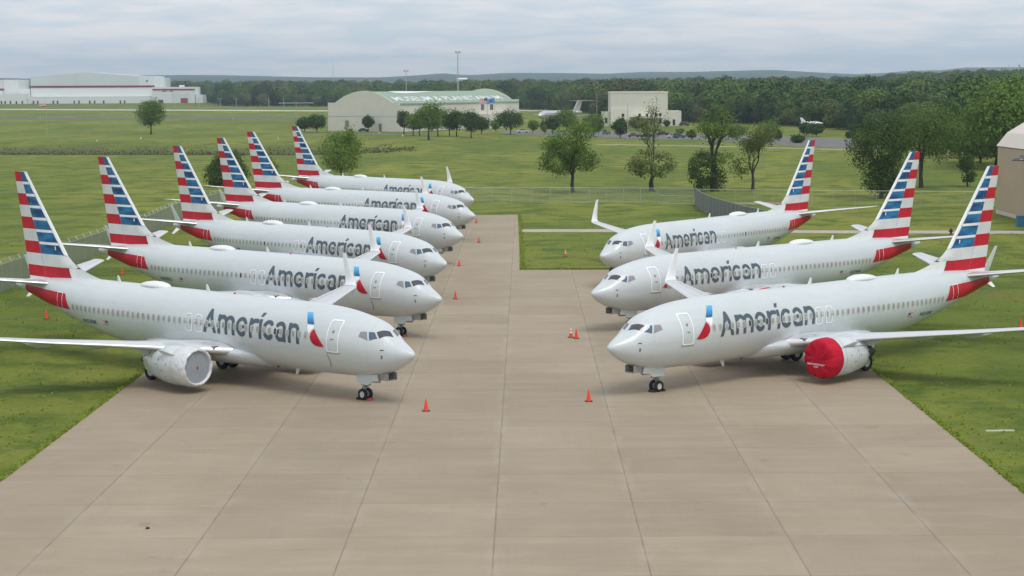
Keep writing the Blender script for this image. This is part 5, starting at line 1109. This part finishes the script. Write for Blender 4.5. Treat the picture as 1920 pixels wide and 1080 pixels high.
for i, (u, v) in enumerate([(182, 267), (264, 262), (522, 263), (75, 222), (711, 251), (755, 257), (438, 224)]):
    p = G(u, v); mb = MB(); mb.box(-.2, .2, -.05, .05, .3, .8); s = empty('taxiway_marker', p, 0, ['white marker post in the grass below the lone field tree, left one', 'white marker beside the pale strip under the lone field tree', 'white marker behind the fifth left tail fin', 'white marker on the road near the windsock pole', 'white marker on the grass before the museum end wall', 'white marker on the grass at the museum corner', 'white marker on the grey service road behind the left row'][i], 'marker', 'white field markers'); mb.build('marker_panel', MROOFW, s)
    mb = MB(); mb.tube([(0, 0, 0), (0, 0, .4)], .05, 6); mb.build('marker_stake', MGALV, s)
strip('drain_slab', [G(243, 262.5)[:], G(330, 262.8)[:]], 1.3, .02, MPALE)
strip('drain_slab', [G(556, 243)[:], G(585, 244.5)[:]], 2.0, .02, MPALE)
p = G(1783, 441); hy = empty('fire_hydrant', p, 0, 'small dark red hydrant at the path behind the middle right tail', 'hydrant'); mb = MB(); mb.lathe([(0, .22), (.1, .22), (.12, .15), (.65, .15), (.68, .19), (.74, .17), (.86, .08), (.9, .01)], 16, 'z'); mb.build('barrel', mat('hydrant_red', (.14, .035, .03), .5), hy, smooth=True); mb = MB(); mb.tube([(-.3, 0, .5), (.3, 0, .5)], .075, 8); mb.tube([(0, -.28, .45), (0, 0, .45)], .09, 8); mb.build('outlets', MDARK, hy)
for u, v, w, lb_ in ((1862, 808.5, 1.0, 'pale concrete slab flush in the right hand grass, left of the pair'), (1888, 808, 1.0, 'pale concrete slab flush in the right hand grass, right of the pair')):
    p = G(u, v); mb = MB(); mb.box(-.38, .38, -.12, .12, 0, .05); o = mb.build('concrete_slab', MPALE); o.location = (p.x, p.y, 0); tag(o, lb_, 'slab', 'slabs in the right grass')
p = G(277, 992); mb = MB(); mb.lathe([(.012, .07), (.05, .09), (.09, .06), (.10, .004)], 8, 'z'); o = mb.build('stone', MDARK, smooth=True); o.location = (p.x, p.y, 0); tag(o, 'small dark stone lying on the concrete at the lower left', 'stone')
# ------------------------------------------------------------------ cars
def car(p, rz, colr, lb_, suv=False, i=0):
    root = empty('parked_car', p, rz, lb_, 'car', 'cars parked by the museum'); m = mat('car_paint', colr, .3, coat=.8); H_ = 1.75 if suv else 1.45; L, Wd = 4.6, 1.8
    body = [(-2.3, .35), (-2.3, .8), (-2.15, .95), (-1.2, 1.0), (1.5, 1.0), (2.2, .85), (2.3, .6), (2.3, .35)]; cab = [(-2.0 if suv else -1.6, .98), (-1.8 if suv else -1.1, H_), (.3, H_), (1.2, .98)]
    mb = MB()
    def prism(pr, w0, w1): a = [(x, -(w0 if z < 1.1 else w1), z) for x, z in pr]; b = [(x, (w0 if z < 1.1 else w1), z) for x, z in pr]; n = len(pr); mb.add(a + b, [tuple(range(n)), tuple(range(2 * n - 1, n - 1, -1))] + [(k, (k + 1) % n, n + (k + 1) % n, n + k) for k in range(n)])
    prism(body, Wd / 2, Wd / 2); mb.build('body', m, root, auto=30)
    mb = MB(); prism(cab, Wd / 2 - .05, Wd / 2 - .2); mb.build('cabin_glass', MPANE, root)
    mb = MB(); mb.box(cab[1][0] - .05, cab[2][0] + .05, -Wd / 2 + .18, Wd / 2 - .18, H_, H_ + .04); mb.build('roof', m, root)
    for x in (-1.4, 1.4):
        for s in (-1, 1): mb = MB(); mb.lathe([(-.1, .2), (-.1, .33), (.1, .33), (.1, .2), (.08, .002)], 16, 'y', (x, s * (Wd / 2 - .08), .33)); mb.build('wheel', MTYRE, root)
for i, (u, v, rz, cc, lb_, suv) in enumerate([
    (666, 246, .1, (.03, .03, .035), 'dark car parked against the museum end wall, left of the pair', False), (682, 247, .05, (.02, .02, .025), 'dark car parked against the museum end wall, right of the pair', False),
    (980, 249, .2, (.55, .56, .56), 'white car parked right of the museum', False), (1096, 249, .1, (.5, .5, .5), 'light car seen between the trees before the silver airliner', False), (1137, 252, 1.2, (.06, .09, .13), 'dark blue parked car left of the oval clipped tree', True), (1188, 257, .1, (.10, .08, .07), 'brown car parked right of the oval clipped tree', False),
    (1212, 257, .1, (.03, .03, .03), 'black car parked behind the half bare tree', False), (1243, 254, .1, (.02, .02, .025), 'black car parked before the low wing of the pale building', True), (1262, 259, .1, (.45, .46, .48), 'silver car at the near edge of the parking lot', False), (1273, 259, .05, (.05, .10, .12), 'dark teal car right behind the silver one', True), (1283, 236, 0, (.03, .03, .03), 'dark vehicle beside the right wing of the pale building', True)]):
    car(G(u, v), rz, cc, lb_, suv, i)
# ------------------------------------------------------------------ old silver airliner with a high tail, and a small display jet
MPOL = mat('polished_aluminium', (.60, .60, .60), .3, metal=.6)
def old_airliner():
    rz = math.radians(180 + 60); p = AT(1010, 222, 800); root = empty('retired_airliner', (p.x, p.y, 2.3), math.atan2(34, 20), 'old polished silver airliner with a high T shaped tail behind the trees', 'airliner'); n = 24
    st = [(0, 0, 2.9), (.3, .5, 2.9), (1, .9, 2.95), (2.2, 1.3, 3.05), (4, 1.6, 3.15), (6, 1.67, 3.2), (26, 1.67, 3.2), (31, 1.4, 3.45), (35, .8, 3.9), (38, .25, 4.2)]
    mb = MB(); mb.loft([[(x, max(r, .01) * math.cos(2 * math.pi * k / n), z + max(r, .01) * 1.08 * math.sin(2 * math.pi * k / n)) for k in range(n)] for x, r, z in st], True, True); mb.build('fuselage', MPOL, root, smooth=True)
    for zc, mm in ((3.55, MSTR), (3.25, MROOFW), (2.95, MTXT)):
        mb = MB()
        for s in (-1, 1): mb.add([(3, s * 1.70, zc), (30, s * 1.70, zc), (30, s * 1.70, zc + .25), (3, s * 1.70, zc + .25)], [(0, 1, 2, 3)])
        mb.build('side_stripe', mm, root)
    mb = MB(); mb.loft([[(x, -t, z) for x, z, t in ((31, 4.6, .2), (37.2, 4.6, .15))] + [(37.2, .15, 4.6), (31, .2, 4.6)], [(35.2, -.15, 9.0), (39.4, -.1, 9.0), (39.4, .1, 9.0), (35.2, .15, 9.0)]], True, True); mb.build('tail_fin', MPOL, root)
    for s in (-1, 1):
        mb = MB(); mb.loft([[(35.6, 0, 9.0), (39.6, 0, 9.0), (39.6, 0, 9.2), (35.6, 0, 9.2)], [(38.6, s * 6.1, 9.05), (40.2, s * 6.1, 9.05), (40.2, s * 6.1, 9.13), (38.6, s * 6.1, 9.13)]], True, True); mb.build('tailplane', MPOL, root)
        mb = MB(); mb.lathe([(0, .5), (.1, .68), (1.5, .74), (3.5, .68), (5, .48)], 20, 'x', (28.5, s * 2.7, 4.0)); mb.lathe([(.3, .6), (.3, .01)], 20, 'x', (28.5, s * 2.7, 4.0)); mb.build('engine', MPOL if s < 0 else MPOL, root, smooth=True)
        mb = MB(); mb.loft([[(14.5, s * 1.2, 2.1), (21, s * 1.2, 2.0), (21, s * 1.2, 2.15), (14.5, s * 1.2, 2.5)], [(23.0, s * 16, 3.1), (24.6, s * 16, 3.1), (24.6, s * 16, 3.18), (23, s * 16, 3.25)]], True, True); mb.build('wing', MPOL, root)
    for x, y in ((3.6, 0), (19.5, -2.5), (19.5, 2.5)): mb = MB(); mb.tube([(x, y, 2.2), (x, y, .4)], .12, 6); mb.box(x - .8, x + .8, y - .8, y + .8, -2.3, 0); mb.lathe([(-.25, .2), (-.25, .45), (.25, .45), (.25, .2)], 16, 'y', (x, y, .45)); mb.build('landing_gear', MDARK, root)
old_airliner()
def display_jet():
    p = AT(1523, 231, 722); root = empty('display_jet', (p.x, p.y, p.z - 1.0), 0, 'small white jet on display among dark trees beyond the lot', 'jet'); n = 16
    mb = MB(); mb.loft([[(x, max(r, .02) * math.cos(2 * math.pi * k / n), 1 + max(r, .02) * math.sin(2 * math.pi * k / n)) for k in range(n)] for x, r in ((-4.4, .3), (-2.5, .62), (0, .78), (2.2, .62), (3.6, .3), (4.4, .02))], True, True); mb.build('fuselage', MWH, root, smooth=True)
    mb = MB(); mb.loft([[(-4.2, -.1, 1.4), (-2.4, -.1, 1.5), (-2.4, .1, 1.5), (-4.2, .1, 1.4)], [(-4.8, -.05, 3.2), (-3.9, -.05, 3.2), (-3.9, .05, 3.2), (-4.8, .05, 3.2)]], True, True); mb.build('tail_fin', MWH, root)
    for s in (-1, 1): mb = MB(); mb.loft([[(-1.2, s * .5, .8), (1.5, s * .5, .8), (1.5, s * .5, .95), (-1.2, s * .5, .95)], [(-1.6, s * 4, .9), (-.6, s * 4, .9), (-.6, s * 4, .97), (-1.6, s * 4, .97)]], True, True); mb.build('wing', MWH, root)
    mb = MB(); mb.loft([[(x, .3 * w * math.cos(2 * math.pi * k / 10), 1.65 + .32 * w * math.sin(2 * math.pi * k / 10)) for k in range(10)] for x, w in ((.1, .3), (.8, 1), (1.7, 1), (2.5, .3))], True, True); mb.build('canopy', MPANE, root, smooth=True)
    mb = MB(); mb.tube([(0, 0, .4), (0, 0, -p.z + 1.0)], .25, 8); mb.build('pylon', MGALV, root)
display_jet()
# ------------------------------------------------------------------ air
HAZE_D = 1.0e-4
mb = MB(); mb.box(-9500, 9500, -180, 10800, -320, 175); hz = mb.build('haze', []); tag(hz, kind='stuff')
hm = bpy.data.materials.new('haze_air'); hm.use_nodes = True; t = hm.node_tree; t.nodes.clear(); o_ = t.nodes.new('ShaderNodeOutputMaterial'); pv = t.nodes.new('ShaderNodeVolumePrincipled')
pv.inputs['Color'].default_value = (.68, .85, 1.0, 1); pv.inputs['Density'].default_value = HAZE_D; pv.inputs['Anisotropy'].default_value = .2; t.links.new(pv.outputs[0], o_.inputs['Volume']); hz.data.materials.append(hm)
